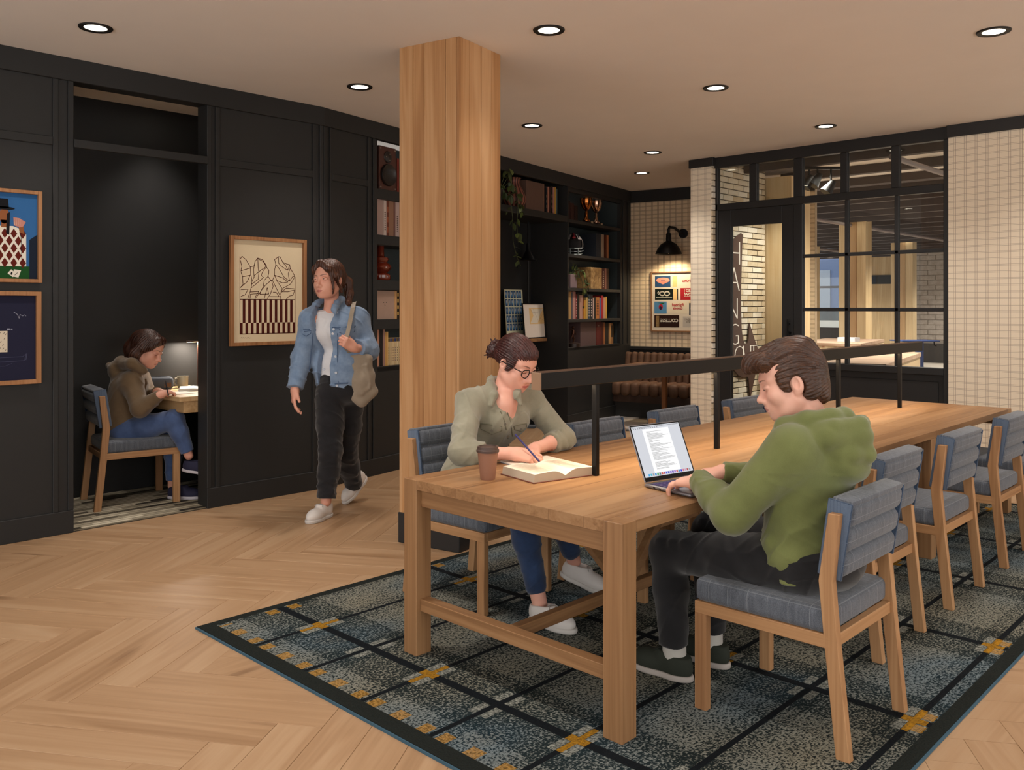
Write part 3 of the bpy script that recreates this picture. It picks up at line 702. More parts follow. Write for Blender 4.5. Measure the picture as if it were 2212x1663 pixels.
# large print: stripes and mountains
fm = lambda u, v, d: Vector((3.161+u, WY-.014-d, 1.162+v))
pm = frame_on(fm, .643, .812, 'framed_print', 'framed abstract print of maroon stripes under line-drawn peaks beside the alcove', .026, .032)
b = Flat(fm, .0068); l, r, m0, m1, m2 = .085, .552, .088, .170, .345; n = 21; st = (r-l)/n
for i in range(n):
    if i % 2: b.rect(l+i*st, m1, l+(i+1)*st, m2)
    else: b.rect(l+i*st, m0, l+(i+1)*st, m1)
b.line([(l, m0), (l, .66)], .004); b.line([(r, m0), (r, .52)], .004); b.line([(l, m2), (r, m2)], .005); b.line([(l, m0), (r, m0)], .006)
def q(pts): return [(l+(x-285)/737*(r-l), m2+(900-y)/600*.332) for x, y in pts]
for pts in ([(290,360),(312,325),(365,370),(418,465),(470,445),(478,390),(515,338),(580,360),(630,440),(632,460),(662,500),(660,545),(650,580),(690,640),(712,635),(740,565),(738,500),(755,415),(740,350),(790,308),(815,310),(850,380),(905,405),(945,410),(955,460),(1018,570)],
            [(290,380),(310,460),(298,520),(418,478)], [(298,530),(318,600),(412,575)], [(318,600),(325,700),(290,745),(380,660),(418,570)], [(300,770),(390,765),(350,840),(300,860)],
            [(418,465),(425,560),(440,650),(430,740),(415,800),(385,890)], [(478,390),(460,500),(468,600),(440,650)], [(515,340),(520,460),(530,540),(520,630),(440,690)], [(520,350),(590,385),(625,450),(560,500),(470,575)],
            [(632,460),(590,500),(560,570),(590,600),(540,650),(430,745)], [(655,580),(600,640),(590,720),(550,800),(480,890)], [(690,640),(620,700),(560,780),(545,830),(660,825),(640,740),(600,890)],
            [(700,645),(720,720),(680,830),(640,890)], [(712,640),(760,740),(820,860),(825,900)], [(740,565),(770,640),(835,735),(822,830)], [(738,565),(850,600),(920,655),(850,670),(775,640)],
            [(755,415),(800,470),(870,590),(940,640)], [(790,310),(795,400),(850,450),(915,490)], [(850,380),(900,440),(920,490),(945,420)], [(955,460),(925,540),(945,640),(990,575),(1018,575)],
            [(1018,580),(960,680),(850,745),(835,780)], [(1018,750),(900,740),(830,800)], [(835,790),(920,790),(1018,765),(990,840),(940,850),(900,895)], [(420,800),(530,790),(480,870)], [(680,860),(800,860),(760,800),(720,800)], [(415,890),(420,830),(540,820)]):
    b.line(q(pts), .0045)
b.line([(.092, .058), (.1, .066), (.104, .056), (.113, .063), (.12, .056), (.13, .062), (.14, .055), (.15, .064), (.165, .054), (.17, .06)], .0016)
b.build('print_ink', ptr[MAROON], pm, world=True)
# left top: card player in a diamond sweater
fl_ = lambda u, v, d: Vector((1.33+u, WY-.014-d, 1.601+v))
p1 = frame_on(fl_, .56, .57, 'framed_print', 'framed print of a figure in a diamond sweater holding cards, at the left edge', .022, .03, paper='2e5f94')
b = Flat(fl_, .0068)
b.slot(GREEN).rect(.022, .022, .50, .10); b.slot(NIGHT).poly([(.492, .022), (.538, .022), (.538, .30), (.492, .265)], 1)
b.slot(WHITE).rect(.18, .10, .474, .30, 1); b.poly([(.18, .30), (.474, .30), (.455, .325), (.40, .345), (.22, .34)], 1)
b.slot(BROWN)
for i in range(6):
    for j in range(5):
        cu, cv = .205+i*.05+(.025 if j % 2 else 0), .120+j*.045
        if cu < .465: b.poly([(cu-.019, cv), (cu, cv-.031), (cu+.019, cv), (cu, cv+.031)], 2)
b.slot(SKIN).ellipse(.352, .405, .028, .048, 2); b.rect(.335, .335, .365, .38, 2); b.poly([(.437, .31), (.463, .30), (.46, .34), (.444, .385), (.428, .36)], 3)
b.slot(INK).ellipse(.345, .452, .066, .010, 3); b.poly([(.315, .452), (.378, .452), (.372, .51), (.322, .51)], 3); b.poly([(.362, .30), (.380, .29), (.384, .43), (.366, .42)], 3)
b.slot(CARD)
for i in range(5): b.poly([(.405+i*.007, .35-i*.003), (.432+i*.006, .345), (.440+i*.008, .395-i*.005), (.402+i*.008, .40-i*.002)], 2+i*.5)
b.slot(CREAM)
for i in range(4): b.line([(.409+i*.010, .352), (.406+i*.011, .398)], .0016, 5)
b.slot(WHITE); b.poly([(.37, .055), (.40, .032), (.42, .052), (.39, .08)], 3); b.poly([(.40, .036), (.43, .03), (.445, .075), (.405, .08)], 4); b.slot(INK).poly([(.385, .05), (.395, .045), (.398, .06), (.39, .065)], 5)
b.line([(.437, .31), (.445, .28), (.45, .12)], .003, 4); b.line([(.41, .045), (.425, .06)], .003, 5)
b.build('print_ink', ptr, p1, world=True)
fl2 = lambda u, v, d: Vector((1.325+u, WY-.014-d, .974+v))
p2 = frame_on(fl2, .56, .572, 'framed_print', 'framed dark navy print with chalky scribbles, lower one at the left edge', .026, .03, paper='1f2036')
b = Flat(fl2, .0068)
b.slot(CREAM).rect(.18, .20, .375, .33); b.slot(INK)
rr = random.Random(5)
for i in range(40): u, v = rr.uniform(.2, .365), rr.uniform(.205, .32); b.line([(u, v), (u+.006, v+.008)], .0025, 1)
b.slot(PALE).line([(.41, .445), (.43, .43), (.44, .405), (.445, .43), (.46, .42), (.468, .428), (.478, .42)], .003)
b.rect(.372, .335, .388, .345); b.rect(.393, .337, .403, .343); b.slot(SLATE).line([(.33, .43), (.325, .41), (.31, .40)], .003)
b.line([(.24, .165), (.46, .17), (.478, .185), (.47, .145), (.28, .14)], .003); b.line([(.24, .12), (.36, .115), (.40, .13)], .002); b.line([(.478, .15), (.483, .186)], .005)
b.build('print_ink', ptr, p2, world=True)
# nook poster with mirrored logos
pw, ph = .70, .81
fk = lambda u, v, d: bk(.335+u, -d, 1.116+v)
p3 = frame_on(fk, pw, ph, 'framed_print', 'framed print of nine reversed logo labels under the wall sconce', .018, .025, mat=flat('8a6444', .5), paper='cdc3b4')
b = Flat(fk, .0068)
K = lambda x0, y0, x1, y1: ((x0-558)/415*pw, ph-(y1-85)/605*ph, (x1-558)/415*pw, ph-(y0-85)/605*ph)
for s_, box_ in ((DENIM, (592, 127, 725, 240)), (TAN, (742, 128, 778, 240)), (FOREST, (592, 258, 746, 368)), (TAN, (746, 258, 778, 368)), (INK, (778, 258, 788, 368)), (RED, (808, 252, 950, 370)),
                 (SKY, (586, 386, 692, 508)), (CREAM, (712, 388, 862, 508)), (NIGHT, (880, 400, 950, 520)), (TAN, (880, 384, 950, 402)), (COCOA, (586, 522, 798, 645)), (TAN, (600, 530, 628, 640)), (GREY, (828, 535, 950, 640))):
    b.slot(s_).rect(*K(*box_))
def kp(x, y): return ((x-558)/415*pw, ph-(y-85)/605*ph)
b.slot(SALMON).ellipse(*kp(660, 170), .098, .035, 1); b.poly([kp(610, 185), kp(710, 185), kp(660, 212)], 1)
for x in (655, 695):
    c0 = kp(x, 305); pts = [(c0[0]+.035*math.cos(t*.2618), c0[1]+.026*math.sin(t*.2618)) for t in range(25)]
    b.slot(WHITE).line(pts, .016, 1)
b.line([kp(612, 300), kp(622, 285), kp(632, 300), kp(622, 312)], .008, 1); b.line([kp(602, 344), kp(736, 344)], .005, 1)
for x0, y0, x1, y1 in ((842, 262, 920, 262), (920, 262, 920, 334), (920, 334, 842, 334), (842, 334, 842, 262)): b.slot(WHITE).line([kp(x0, y0), kp(x1, y1)], .004, 1)
b.slot(GREEN).poly([kp(608, 398), kp(678, 398), kp(660, 412), (kp(640, 405))], 1); b.slot(RED).ellipse(*kp(642, 440), .03, .04, 1); b.slot(NAVY).ellipse(*kp(640, 452), .018, .024, 2)
b.slot(WHITE)
for i in range(5): b.rect(*K(884+i*13, 386, 891+i*13, 399), 1)
b.build('print_ink', ptr, p3, world=True)
def mir(cx, cy, d=.0085):
    u0, v0 = kp(cx, cy); return lambda u, v, w: fk(u0-u, v0+v, d+w)
for txt, cx, cy, sz, mt in (('OXFORD', 876, 182, .045, RED), ('ESTD', 660, 172, .022, DENIM), ('RED\nROW', 880, 297, .05, WHITE), ('Painted', 786, 420, .055, RED), ('Goods', 786, 452, .05, RED), ('No.15', 915, 456, .032, WHITE), ('COLLEGE', 714, 578, .06, WHITE), ('SOMEDAY', 888, 565, .035, GREY2), ('WAITS', 888, 588, .035, GREY2)):
    letters(txt, mir(cx, cy), sz, ptr[mt], 'lettering', p3, .0006, bold=.0012)
# ================================================================ hang out sign by the door
sg = thing('arrow_sign', 'tall brown arrow sign reading HANG OUT on the brick behind the door', 'sign', (8.7, 4.9, 1.4))
pts = [(8.40, 2.30), (8.46, 2.22), (8.545, 2.236), (8.60, 2.188), (8.68, 2.24), (8.76, 2.272), (8.795, 2.262), (8.775, 1.95), (8.755, 1.568), (8.77, 1.22), (8.80, 1.09), (8.845, 1.038), (8.90, 1.04), (8.925, 1.09), (8.946, 1.275), (9.06, 1.09), (9.185, .908), (9.10, .72), (9.03, .56), (8.967, .405), (8.945, .53), (8.925, .64), (8.90, .665), (8.80, .66), (8.70, .69), (8.60, .76), (8.52, .9), (8.45, 1.2)]
MB().prism([(u, v) for u, v in pts], 4.893, 4.908, lambda u, v, w: (u, w, v)).build('panel', flat('574037', .5, 0, .4), sg, world=True, bevel=.002)
ML = emit('ffe9d0', .8)
def sgn(u0, v0): return lambda u, v, w: Vector((u0+u, 4.890-w, v0+v))
for ch, u, v, s_ in (('H', 8.62, 2.03, .40), ('A', 8.60, 1.74, .40), ('N', 8.57, 1.42, .36), ('G', 8.60, 1.135, .36), ('O', 8.72, .90, .33), ('U', 8.885, .90, .33), ('T', 9.035, .90, .33)):
    letters(ch, sgn(u, v), s_, ML, 'letter', sg, .004, bold=-.011)
# ================================================================ shelf contents
ORD = ['first', 'second', 'third', 'fourth', 'fifth', 'sixth', 'seventh', 'eighth', 'ninth', 'tenth', 'eleventh', 'twelfth', 'thirteenth', 'fourteenth', 'fifteenth', 'sixteenth']
M_page = flat('cbbfa8', .9, 0, .1)
def book(s0, w, h, z, dep, colr, label, group=None, front=.03, mark=None, cat='book'):
    t = thing('book', label, cat, sh(s0+w/2, front+dep/2, z), math.radians(12), group)
    m = flat(colr, .6, 0, .3); x0, x1, y0, y1 = -w/2+.001, w/2-.001, -dep/2, dep/2
    c = min(.004, w*.15)
    b = MB().box((x0, y0, 0), (x0+c, y1, h)); b.box((x1-c, y0, 0), (x1, y1, h)); b.box((x0+c, y0, 0), (x1-c, y0+c, h)); b.build('cover', m, t, bevel=.0008)
    MB().box((x0+c, y0+c, .003), (x1-c, y1-.004, h-.004)).build('pages', M_page, t)
    if mark:
        b = MB()
        for k, (z0, z1, f) in enumerate(mark[1]): b.box((-w/2*f, y0-.0008, h*z0), (w/2*f, y0, h*z1))
        b.build('spine_print', flat(mark[0], .6), t)
    return t
def dots(n, a, c, f=.45): return [(a+(c-a)*i/n, a+(c-a)*(i+.55)/n, f) for i in range(n)]
FL = .06
# --- left bookcase, from the top
t = thing('bookshelf_speaker', 'brown wooden loudspeaker with a big round woofer on the top left shelf', 'speaker', sh(.835, .15, 2.48), math.radians(12))
Z0 = 2.48
MB().box((-.115, -.12, 0), (.115, .12, .385)).build('cabinet', flat('4c2b22', .45, 0, .4), t, bevel=.004)
fr_y = lambda r: rot3('X', math.pi/2)
b = MB().lathe([(.0, .004), (.05, .006), (.075, .012), (.088, .022), (.094, .024), (.098, .016), (.098, 0)], (-.0, -.122, .135), 32, rot3('X', math.pi/2)); b.build('woofer', flat('1c1513', .4, 0, .5), t)
b = MB().lathe([(.0, .012), (.02, .010), (.03, .006), (.05, .006), (.054, .0)], (.0, -.122, .295), 28, rot3('X', math.pi/2)); b.build('tweeter', flat('211714', .4, 0, .5), t)
for u in (-.098, .098):
    for v in (.022, .362): MB().cyl((u, -.126, v), (u, -.12, v), .007, n=12).build('bolt', flat('b9aca0', .3, .8), t)
for u, v in ((-.03, .295), (.018, .322), (.018, .268)): MB().cyl((u, -.132, v), (u, -.126, v), .004, n=8).build('screw', flat('c9bcb0', .3, .8), t)
book(.985, .05, .32, Z0, .2, '2a1714', 'dark brown book beside the loudspeaker', None, .09); book(1.037, .03, .32, Z0, .2, '7c2f22', 'rust red book between the dark book and the timber column', None, .09)
Z1 = 2.079
for s0, w, h, cl, lb_, mk in ((.70, .09, .33, 'a58d86', 'wide pinkish grey book at the left end of the second shelf', None), (.792, .04, .335, 'c6b4ac', 'pale book with vertical dark lettering on the second shelf', ('4b3a34', dots(9, .15, .65, .4))),
        (.834, .028, .33, '6b3524', 'brown book between pale volumes on the second shelf', ('a05a3c', dots(3, .1, .9, .5))), (.863, .068, .325, '8d6a55', 'tan book in the middle of the second shelf', None), (.932, .022, .32, '74504a', 'thin plum book on the second shelf', None),
        (.955, .055, .325, 'b59f99', 'mauve grey book with small lettering near the right end of the second shelf', ('5b4a44', dots(9, .15, .6, .35))), (1.012, .03, .31, '8a5c3a', 'brown book beside the column on the second shelf', None)):
    book(s0, w, h, Z1, .22, cl, lb_, None, .04, mk)
Z2 = 1.686
book(.70, .06, .33, Z2, .05, 'b3968a', 'pinkish book standing behind the copper vases', None, .245)
M_cop = flat('6a2412', .16, .0, .9, .05)
vp = [(.0, 0), (.085, .0), (.092, .02), (.09, .05), (.06, .07), (.085, .09), (.10, .115), (.085, .145), (.06, .16), (.075, .185), (.07, .205), (.04, .215), (.034, .225), (.034, .385), (.038, .39), (.03, .39), (.028, .3)]
t = MB().lathe(vp, (0, 0, 0), 28).build('copper_vase', M_cop, origin=(0, 0, 0)); t.location = sh(.865, .14, Z2); tag(t, 'tall ribbed glossy copper brown vase on the third shelf', 'vase')
t = MB().lathe([(.0, 0), (.06, 0), (.085, .04), (.085, .07), (.05, .11), (.02, .12), (.018, .17), (.022, .175), (.01, .17)], (0, 0, 0), 24).build('copper_vase', M_cop, origin=(0, 0, 0)); t.location = sh(.68, .12, Z2); tag(t, 'squat glossy copper brown vase left of the tall one', 'vase')
Z3 = 1.342
t = thing('storage_box', 'pinkish beige box file with small dark dots on the fourth shelf', 'box', sh(.84, .16, Z3-.042), math.radians(12))
MB().box((-.13, -.11, 0), (.115, .11, .295)).build('body', flat('a78c7d', .6), t, bevel=.003); MB().box((.1155, -.11, 0), (.15, .11, .295)).build('spine', flat('c69a68', .6), t, bevel=.003)
b = MB()
for u, v in ((-.035, .19), (.0, .19), (-.02, .175), (-.018, .165)): b.cyl((u, -.1115, v), (u, -.11, v), .004, n=8)
b.build('dot', flat('2a201c'), t)
for s0 in (.735, .785, .83):
    o = MB().lathe([(0, 0), (.018, 0), (.02, .02), (.012, .035), (.014, .045), (.0, .046)], (0, 0, 0), 14).build('trinket', M_cop, origin=(0, 0, 0)); o.location = sh(s0, .1, Z3+.2535)
    tag(o, 'small copper brown trinket on the box file, %s from the left' % ORD[int((s0-.7)/.045)], 'ornament')
book(.995, .04, .29, Z3, .2, '2b2016', 'dark book with gold spine ornaments beside the box file', None, .06, ('a98a4a', dots(4, .12, .9, .6))); book(1.037, .04, .29, Z3, .2, '3a2417', 'dark brown book half hidden by the timber column', None, .06)
ZL = .93
for i, (w, h, cl) in enumerate(((.03, .33, 'b98a72'), (.045, .335, '201816'), (.03, .33, '9c7a6d'), (.022, .30, 'c59a5a'), (.02, .3, 'd0aa6a'))):
    s0 = .705+sum((.031, .046, .031, .023, .02)[:i]); book(s0, w, h, ZL, .2, cl, '%s book on the lowest shelf beside the denim jacket, %s from the left' % (('tan', 'black', 'mauve', 'ochre', 'yellow ochre')[i], ORD[i]), None, .04)
for i in range(6):
    s0 = .86+i*.03; book(s0, .028, .245, ZL, .18, ('c8b28c', 'cfb98f', 'd2bc94', 'c9b086', 'd4bf98', 'cdb78d')[i], 'cream paperback with a dark band at the top, %s of the lowest shelf set' % ORD[i], 'cream paperbacks on the lowest shelf', .05, (('5a4a2a', '2a3a6a', '6a4a20', '24346a', '5a4a2a', '2a3a6a')[i], [(.86, .98, .9)]+dots(6, .15, .7, .2)))
# --- shelf over the niche
ZN = 2.545
t = thing('striped_vase', 'bulbous vase with brown and maroon vertical stripes on the niche shelf', 'vase', sh(3.13, .14, ZN))
pr = [(.06, 0), (.11, .03), (.135, .08), (.135, .12), (.11, .19), (.075, .25), (.062, .29), (.07, .325), (.085, .34)]
for i in range(28):
    a0, a1 = 2*math.pi*i/28, 2*math.pi*(i+1)/28; b = MB(); vs = []
    for r, z in pr:
        for a in (a0, (a0+a1)/2, a1): vs.append((r*math.cos(a)*(1.02 if a == (a0+a1)/2 else 1), r*math.sin(a)*(1.02 if a == (a0+a1)/2 else 1), z))
    b.add(vs, [(j*3+k, j*3+k+1, j*3+k+4, j*3+k+3) for j in range(len(pr)-1) for k in (0, 1)], True)
    b.build('stripe', flat('8a5545' if i % 2 else '3a1512', .5), t)
MB().lathe([(.0, .004), (.06, .002), (.06, .0)], (0, 0, 0), 20).build('base', flat('5a2b22'), t)
o = thing('storage_box', 'taupe fabric box behind the striped vase', 'box', sh(3.46, .19, ZN), math.radians(12)); MB().box((-.19, -.13, 0), (.19, .13, .335)).build('body', flat('61483c', .8), o, bevel=.004); MB().box((.19, -.13, 0), (.215, .13, .335)).build('spine', flat('74523f', .8), o, bevel=.002)
o = thing('picture_board', 'white board leaning at the back of the niche shelf behind the striped vase', 'board', sh(2.95, .42, ZN), math.radians(12)); MB().obox((0, .02, .16), (.5, .01, .32), rot3('X', math.radians(-6))).build('sheet', flat('bdb0a2', .8), o)
for i, (w, h, cl) in enumerate(((.028, .30, '15161a'), (.03, .31, 'a8705c'), (.03, .315, '3a1613'), (.034, .325, '1d1512'), (.022, .32, 'b07a70'), (.03, .325, 'b98d3e'), (.024, .31, '4b5a5a'))):
    book(3.70+.041*i, w, h, ZN, .24, cl, '%s book on the niche shelf, %s from the left' % (('black', 'salmon', 'maroon', 'dark brown', 'pink', 'mustard', 'grey green')[i], ORD[i]), None, .05, ('d0b080', dots(3, .2, .8, .3)) if i in (0, 3) else None)
# --- right bookcase
Z = 2.512
def trophy(s0, cl, label, tall):
    t = thing('trophy', label, 'trophy', sh(s0, .12, Z), math.radians(12)); m = flat(cl, .18, 1.0)
    MB().box((-.075, -.07, 0), (.075, .07, .035)).build('plinth', flat('2a1411', .4), t, bevel=.003)
    MB().box((-.0, -.0725, .004), (.055, -.07, .032)).build('plate', flat('cbb79c', .4, .4), t)
    MB().lathe([(.0, .035), (.05, .035), (.05, .05), (.03, .07), (.016, .12) if tall else (.024, .10), (.02, .15), (.014, .165), (.026, .18), (.05, .20), (.072, .24), (.08, .29), (.08, .33), (.074, .33), (.07, .27), (.0, .20)], (0, 0, 0), 24).build('cup', m, t)
    for sg_ in (-1, 1): MB().tube([(sg_*.074, 0, .30), (sg_*.12, 0, .315), (sg_*.125, 0, .27), (sg_*.085, 0, .215), (sg_*.05, 0, .19)], .007, 8).build('handle', m, t)
trophy(4.86, 'b06a35', 'bronze trophy cup, the left one of the pair on the top shelf', False); trophy(5.14, 'c9a48c', 'silver rose trophy cup, the right one of the pair on the top shelf', True)
for i in range(3): book(4.26+.1*i, .09, .24-.02*i, Z, .2, ('2b1512', '351915', '25120f')[i], 'dark maroon book on the trophy shelf, %s from the left' % ORD[i], None, .08)
# helmet
Z = 2.092
t = thing('sports_helmet', 'white football helmet with a dark red stripe and a wire face guard', 'helmet', sh(4.60, .17, Z), math.radians(-46), scale=1.12)
prof = []; b = MB(); nU, nV = 26, 14; vs = []; fs = []
for j in range(nV+1):
    ph = math.radians(-22+112*j/nV)
    for i in range(nU+1):
        th_ = math.radians(-62+304*i/nU); r = .128*math.cos(ph)
        vs.append((r*math.cos(th_)*.88, r*math.sin(th_)*1.12+.01, .125+.125*math.sin(ph)*1.0))
for j in range(nV):
    for i in range(nU):
        cx = vs[j*(nU+1)+i]
        if cx[1] < -.055 and cx[2] < .165: continue
        fs.append((j*(nU+1)+i, j*(nU+1)+i+1, (j+1)*(nU+1)+i+1, (j+1)*(nU+1)+i))
b.add(vs, fs, True); b.build('shell', flat('d4cbc6', .3, 0, .6), t)
MB().rbox((0, .02, .12), (.18, .22, .18), .06).build('padding', flat('171213', .9), t)
MB().tube([(.0, -.128*1.1*math.cos(math.radians(a))+.01, .127+.128*math.sin(math.radians(a))) for a in range(28, 150, 10)], .013, 8).build('crown_stripe', flat('6a1420', .5), t)
for s_ in (-1, 1):
    MB().tube([(s_*.05, -.118*math.cos(math.radians(a))+.01, .125+.121*math.sin(math.radians(a))) for a in range(35, 140, 10)], .006, 6).build('side_stripe', flat('2a2c3a', .5), t)
    MB().tube([(s_*.045, -.15, .075), (s_*.045, -.145, .01)], .005, 6).build('guard_upright', flat('8f9694', .4, .5), t)
for z_, w_ in ((.08, .105), (.045, .11), (.012, .095)): MB().tube([(-w_, -.06, z_+.012), (-w_*.8, -.12, z_), (0, -.155, z_-.004), (w_*.8, -.12, z_), (w_, -.06, z_+.012)], .005, 6).build('guard_bar', flat('8f9694', .4, .5), t)
MB().ball((0, -.125, .2), (.022, .006, .010), 10, 6).build('emblem', flat('8a1a22', .5), t)
for s0, w, cl, lb_ in ((5.02, .14, '242932', 'dark slate binder right of the helmet'), (5.18, .075, '9c8570', 'beige book right of the helmet'), (5.31, .03, '5a2a14', 'dark brown book at the right end of the helmet shelf'), (5.345, .05, 'a5663c', 'orange brown book at the right end of the helmet shelf')):
    book(s0, w, .31, Z, .22, cl, lb_, None, .06)
# trailing plants
M_leaf = flat('3d4a28', .5, 0, .4, .35, 30); M_leaf2 = flat('64713a', .5, 0, .4, .3, 30); M_stem = flat('3c3f22', .7)
lf = MB(); n = 7; vs = []
for i in range(n+1):
    t_ = i/n; w_ = .32*math.sin(math.pi*min(1, t_*1.02))**.8*(1-t_*.35); zz = -.25*t_*t_
    vs += [(-w_, t_, zz+.08*w_), (0, t_, zz), (w_, t_, zz+.08*w_)]
lf.add(vs, [(i*3+k, i*3+k+1, i*3+k+4, i*3+k+3) for i in range(n) for k in (0, 1)], True); leaf_me = None
def plant(t, vines, size, seed):
    global leaf_me
    rr = random.Random(seed)
    for v in vines:
        MB().tube(v, .004, 6).build('vine', M_stem, t, world=True)
        for a, c in zip(v, v[1:]):
            for k in range(3):
                p = Vector(a).lerp(Vector(c), rr.random())
                if leaf_me is None: o = lf.build('leaf', M_leaf, t); leaf_me = o.data
                else:
                    o = bpy.data.objects.new('leaf', leaf_me); C.objects.link(o); o.parent = t; keyed(o, MAT[t.name])
                o.location = MAT[t.name].inverted() @ p; sc_ = size*rr.uniform(.6, 1.25); o.scale = (sc_,)*3
                o.rotation_euler = (rr.uniform(-1.5, .1), rr.uniform(-.5, .5), rr.uniform(0, 6.28))
                if rr.random() < .35:
                    o.material_slots[0].link = 'OBJECT'; o.material_slots[0].material = M_leaf2
t = thing('trailing_plant', 'trailing green plant hanging from the niche shelf beside the timber column', 'plant', sh(2.80, .1, 2.545), math.radians(12))
MB().lathe([(.0, 0), (.09, 0), (.11, .16), (.115, .17), (.105, .17), (.09, .14), (.0, .14)], (-.06, .06, 0), 24).build('pot', flat('2f2c2a', .6), t)
b0 = Vector(sh(2.76, .12, 2.70))
plant(t, [[sh(2.78, .1, 2.70), sh(2.85, .02, 2.80), sh(2.92, -.02, 2.74), sh(2.93, -.04, 2.55), sh(2.90, -.04, 2.35), sh(2.95, -.03, 2.15)],
          [sh(2.78, .1, 2.70), sh(2.80, .0, 2.86), sh(2.86, -.02, 2.88)], [sh(2.78, .1, 2.70), sh(2.98, .05, 2.78), sh(3.02, .0, 2.62), sh(3.05, -.04, 2.45)],
          [sh(2.76, .1, 2.70), sh(2.78, -.03, 2.66), sh(2.80, -.05, 2.4), sh(2.81, -.05, 2.15), sh(2.88, -.05, 2.0), sh(2.98, -.04, 1.9)], [sh(2.76, .1, 2.70), sh(2.75, .0, 2.9), sh(2.80, -.02, 2.93)]], .10, 2)
Z = 1.682
t = thing('trailing_plant', 'small trailing plant in a mauve square pot on the bookcase', 'plant', sh(4.36, .12, Z), math.radians(12))
MB().box((-.085, -.085, 0), (.085, .085, .17)).build('pot', flat('7a6668', .7), t, bevel=.006)
plant(t, [[sh(4.36, .1, Z+.17), sh(4.42, .0, Z+.24), sh(4.52, -.02, Z+.2), sh(4.55, -.03, Z+.05), sh(4.60, -.03, Z-.1)], [sh(4.36, .1, Z+.17), sh(4.5, .0, Z+.22), sh(4.6, -.02, Z+.12), sh(4.64, -.03, Z-.03)],
          [sh(4.36, .1, Z+.17), sh(4.34, .02, Z+.3)], [sh(4.36, .1, Z+.17), sh(4.46, -.02, Z+.12), sh(4.50, -.03, Z-.05), sh(4.49, -.04, Z-.25)], [sh(4.4, .1, Z+.17), sh(4.45, .04, Z+.29)]], .065, 4)
t = thing('storage_box', 'gold marbled box on the plant shelf', 'box', sh(4.97, .15, Z), math.radians(12))
nt = NT('gold_marble'); f = nt.noise(nt.coord(), 14, 5, .6, 1.5); M_gold = nt.out(nt.ramp(f, [(.35, '7d5c33'), (.55, 'a98552'), (.7, 'c2a271')]), .5)
MB().box((-.155, -.12, 0), (.155, .12, .275)).build('body', M_gold, t, bevel=.003)
for s0, w, cl, lb_, mk in ((5.135, .035, '96703f', 'gold edged book beside the marbled box', None), (5.172, .085, '4a1d18', 'maroon book with pale lettering on the plant shelf', ('c9b9a4', dots(8, .1, .9, .3))), (5.26, .05, '8a5c50', 'dusty pink book on the plant shelf', None), (5.315, .06, '3d2316', 'dark brown book at the right end of the plant shelf', None)):
    book(s0, w, .275, Z, .2, cl, lb_, None, .05, mk)
Z = 1.300
row = [(.07, .34, 'a5814f', 'ochre'), (.035, .33, '4a4a52', 'slate'), (.075, .34, 'a87a70', 'dusty pink'), (.032, .31, '6e1f22', 'crimson'), (.06, .32, '24231f', 'black'), (.085, .30, 'b08878', 'pink and red'), (.018, .3, '8c1f22', 'red'), (.065, .235, 'b8892f', 'mustard'), (.05, .27, 'b0935a', 'tan'),
       (.06, .31, '2d3d4d', 'dark blue'), (.07, .31, '1b1a22', 'black lettered'), (.032, .27, 'b59a92', 'pale grey'), (.05, .275, '201a18', 'near black'), (.10, .28, 'b0703a', 'orange brown'), (.05, .27, '5a5a86', 'violet'), (.06, .30, '9e1c26', 'bright red')]
row2 = [(.06, .275, 'b58d78', 'beige pink'), (.045, .285, 'bd9443', 'yellow')]
s0 = 4.25
for i, (w, h, cl, cn) in enumerate(row+row2):
    mk = ('3a1a12', dots(10, .15, .9, .55)) if cn == 'orange brown' else (('c9b9b0', dots(7, .1, .85, .3)) if cn in ('black lettered', 'crimson', 'dark blue') else None)
    book(s0, w, h, Z, .2, cl, '%s book, %s from the left in the row under the potted plant' % (cn, (ORD+['seventeenth', 'eighteenth'])[i]), None, .05, mk); s0 += w+.0035
Z = .957
t = thing('figurine', 'small bronze dancing figure on a round base at the end of the lowest bookcase shelf', 'figurine', sh(4.41, .07, Z)); mb_ = flat('4a2d20', .35, .7)
MB().lathe([(0, 0), (.085, 0), (.085, .045), (.05, .055), (0, .055)], (0, 0, 0), 24).build('base', flat('2a1d18', .4), t)
b = MB().tube([(0, 0, .05), (.012, 0, .10), (-.012, 0, .15)], [.010, .011, .014], 8).tube([(-.05, 0, .09), (-.03, 0, .12), (-.012, 0, .15)], [.007, .009, .013], 8).tube([(-.012, 0, .15), (.0, 0, .18), (-.004, 0, .215)], [.016, .020, .016], 10)
b.tube([(-.01, 0, .21), (-.045, 0, .225), (-.07, 0, .20)], .006, 8).tube([(.01, 0, .21), (.035, 0, .19), (.05, 0, .15)], .006, 8).ball((-.004, 0, .242), .017, 12, 8); b.build('figure', mb_, t)
for s0, w, h, cl, lb_, cat in ((4.58, .44, .305, '5a4747', 'wide plum grey album box on the lowest bookcase shelf', 'box'), (5.03, .135, .30, '5c2422', 'maroon binder with two dots on its spine', 'binder'), (5.17, .07, .295, '4a1b18', 'dark maroon folder beside the binder', 'binder'), (5.245, .04, .29, 'a86d42', 'orange brown folder on the lowest bookcase shelf', 'binder'), (5.29, .1, .28, '28241f', 'dark folder on the lowest bookcase shelf', 'binder')):
    book(s0, w, h, Z, .22, cl, lb_, None, .06, ('c0b0a0', [(.78, .80, .15), (.83, .85, .15)]) if 'dots' in lb_ else None, cat)
t = thing('magazine_holder', 'tan arched magazine holder with a dark opening at the end of the lowest bookcase shelf', 'holder', sh(5.46, .15, Z), math.radians(12))
MB().box((-.055, -.1, 0), (-.005, .1, .28)).build('spine', flat('b58a5a', .6), t, bevel=.003)
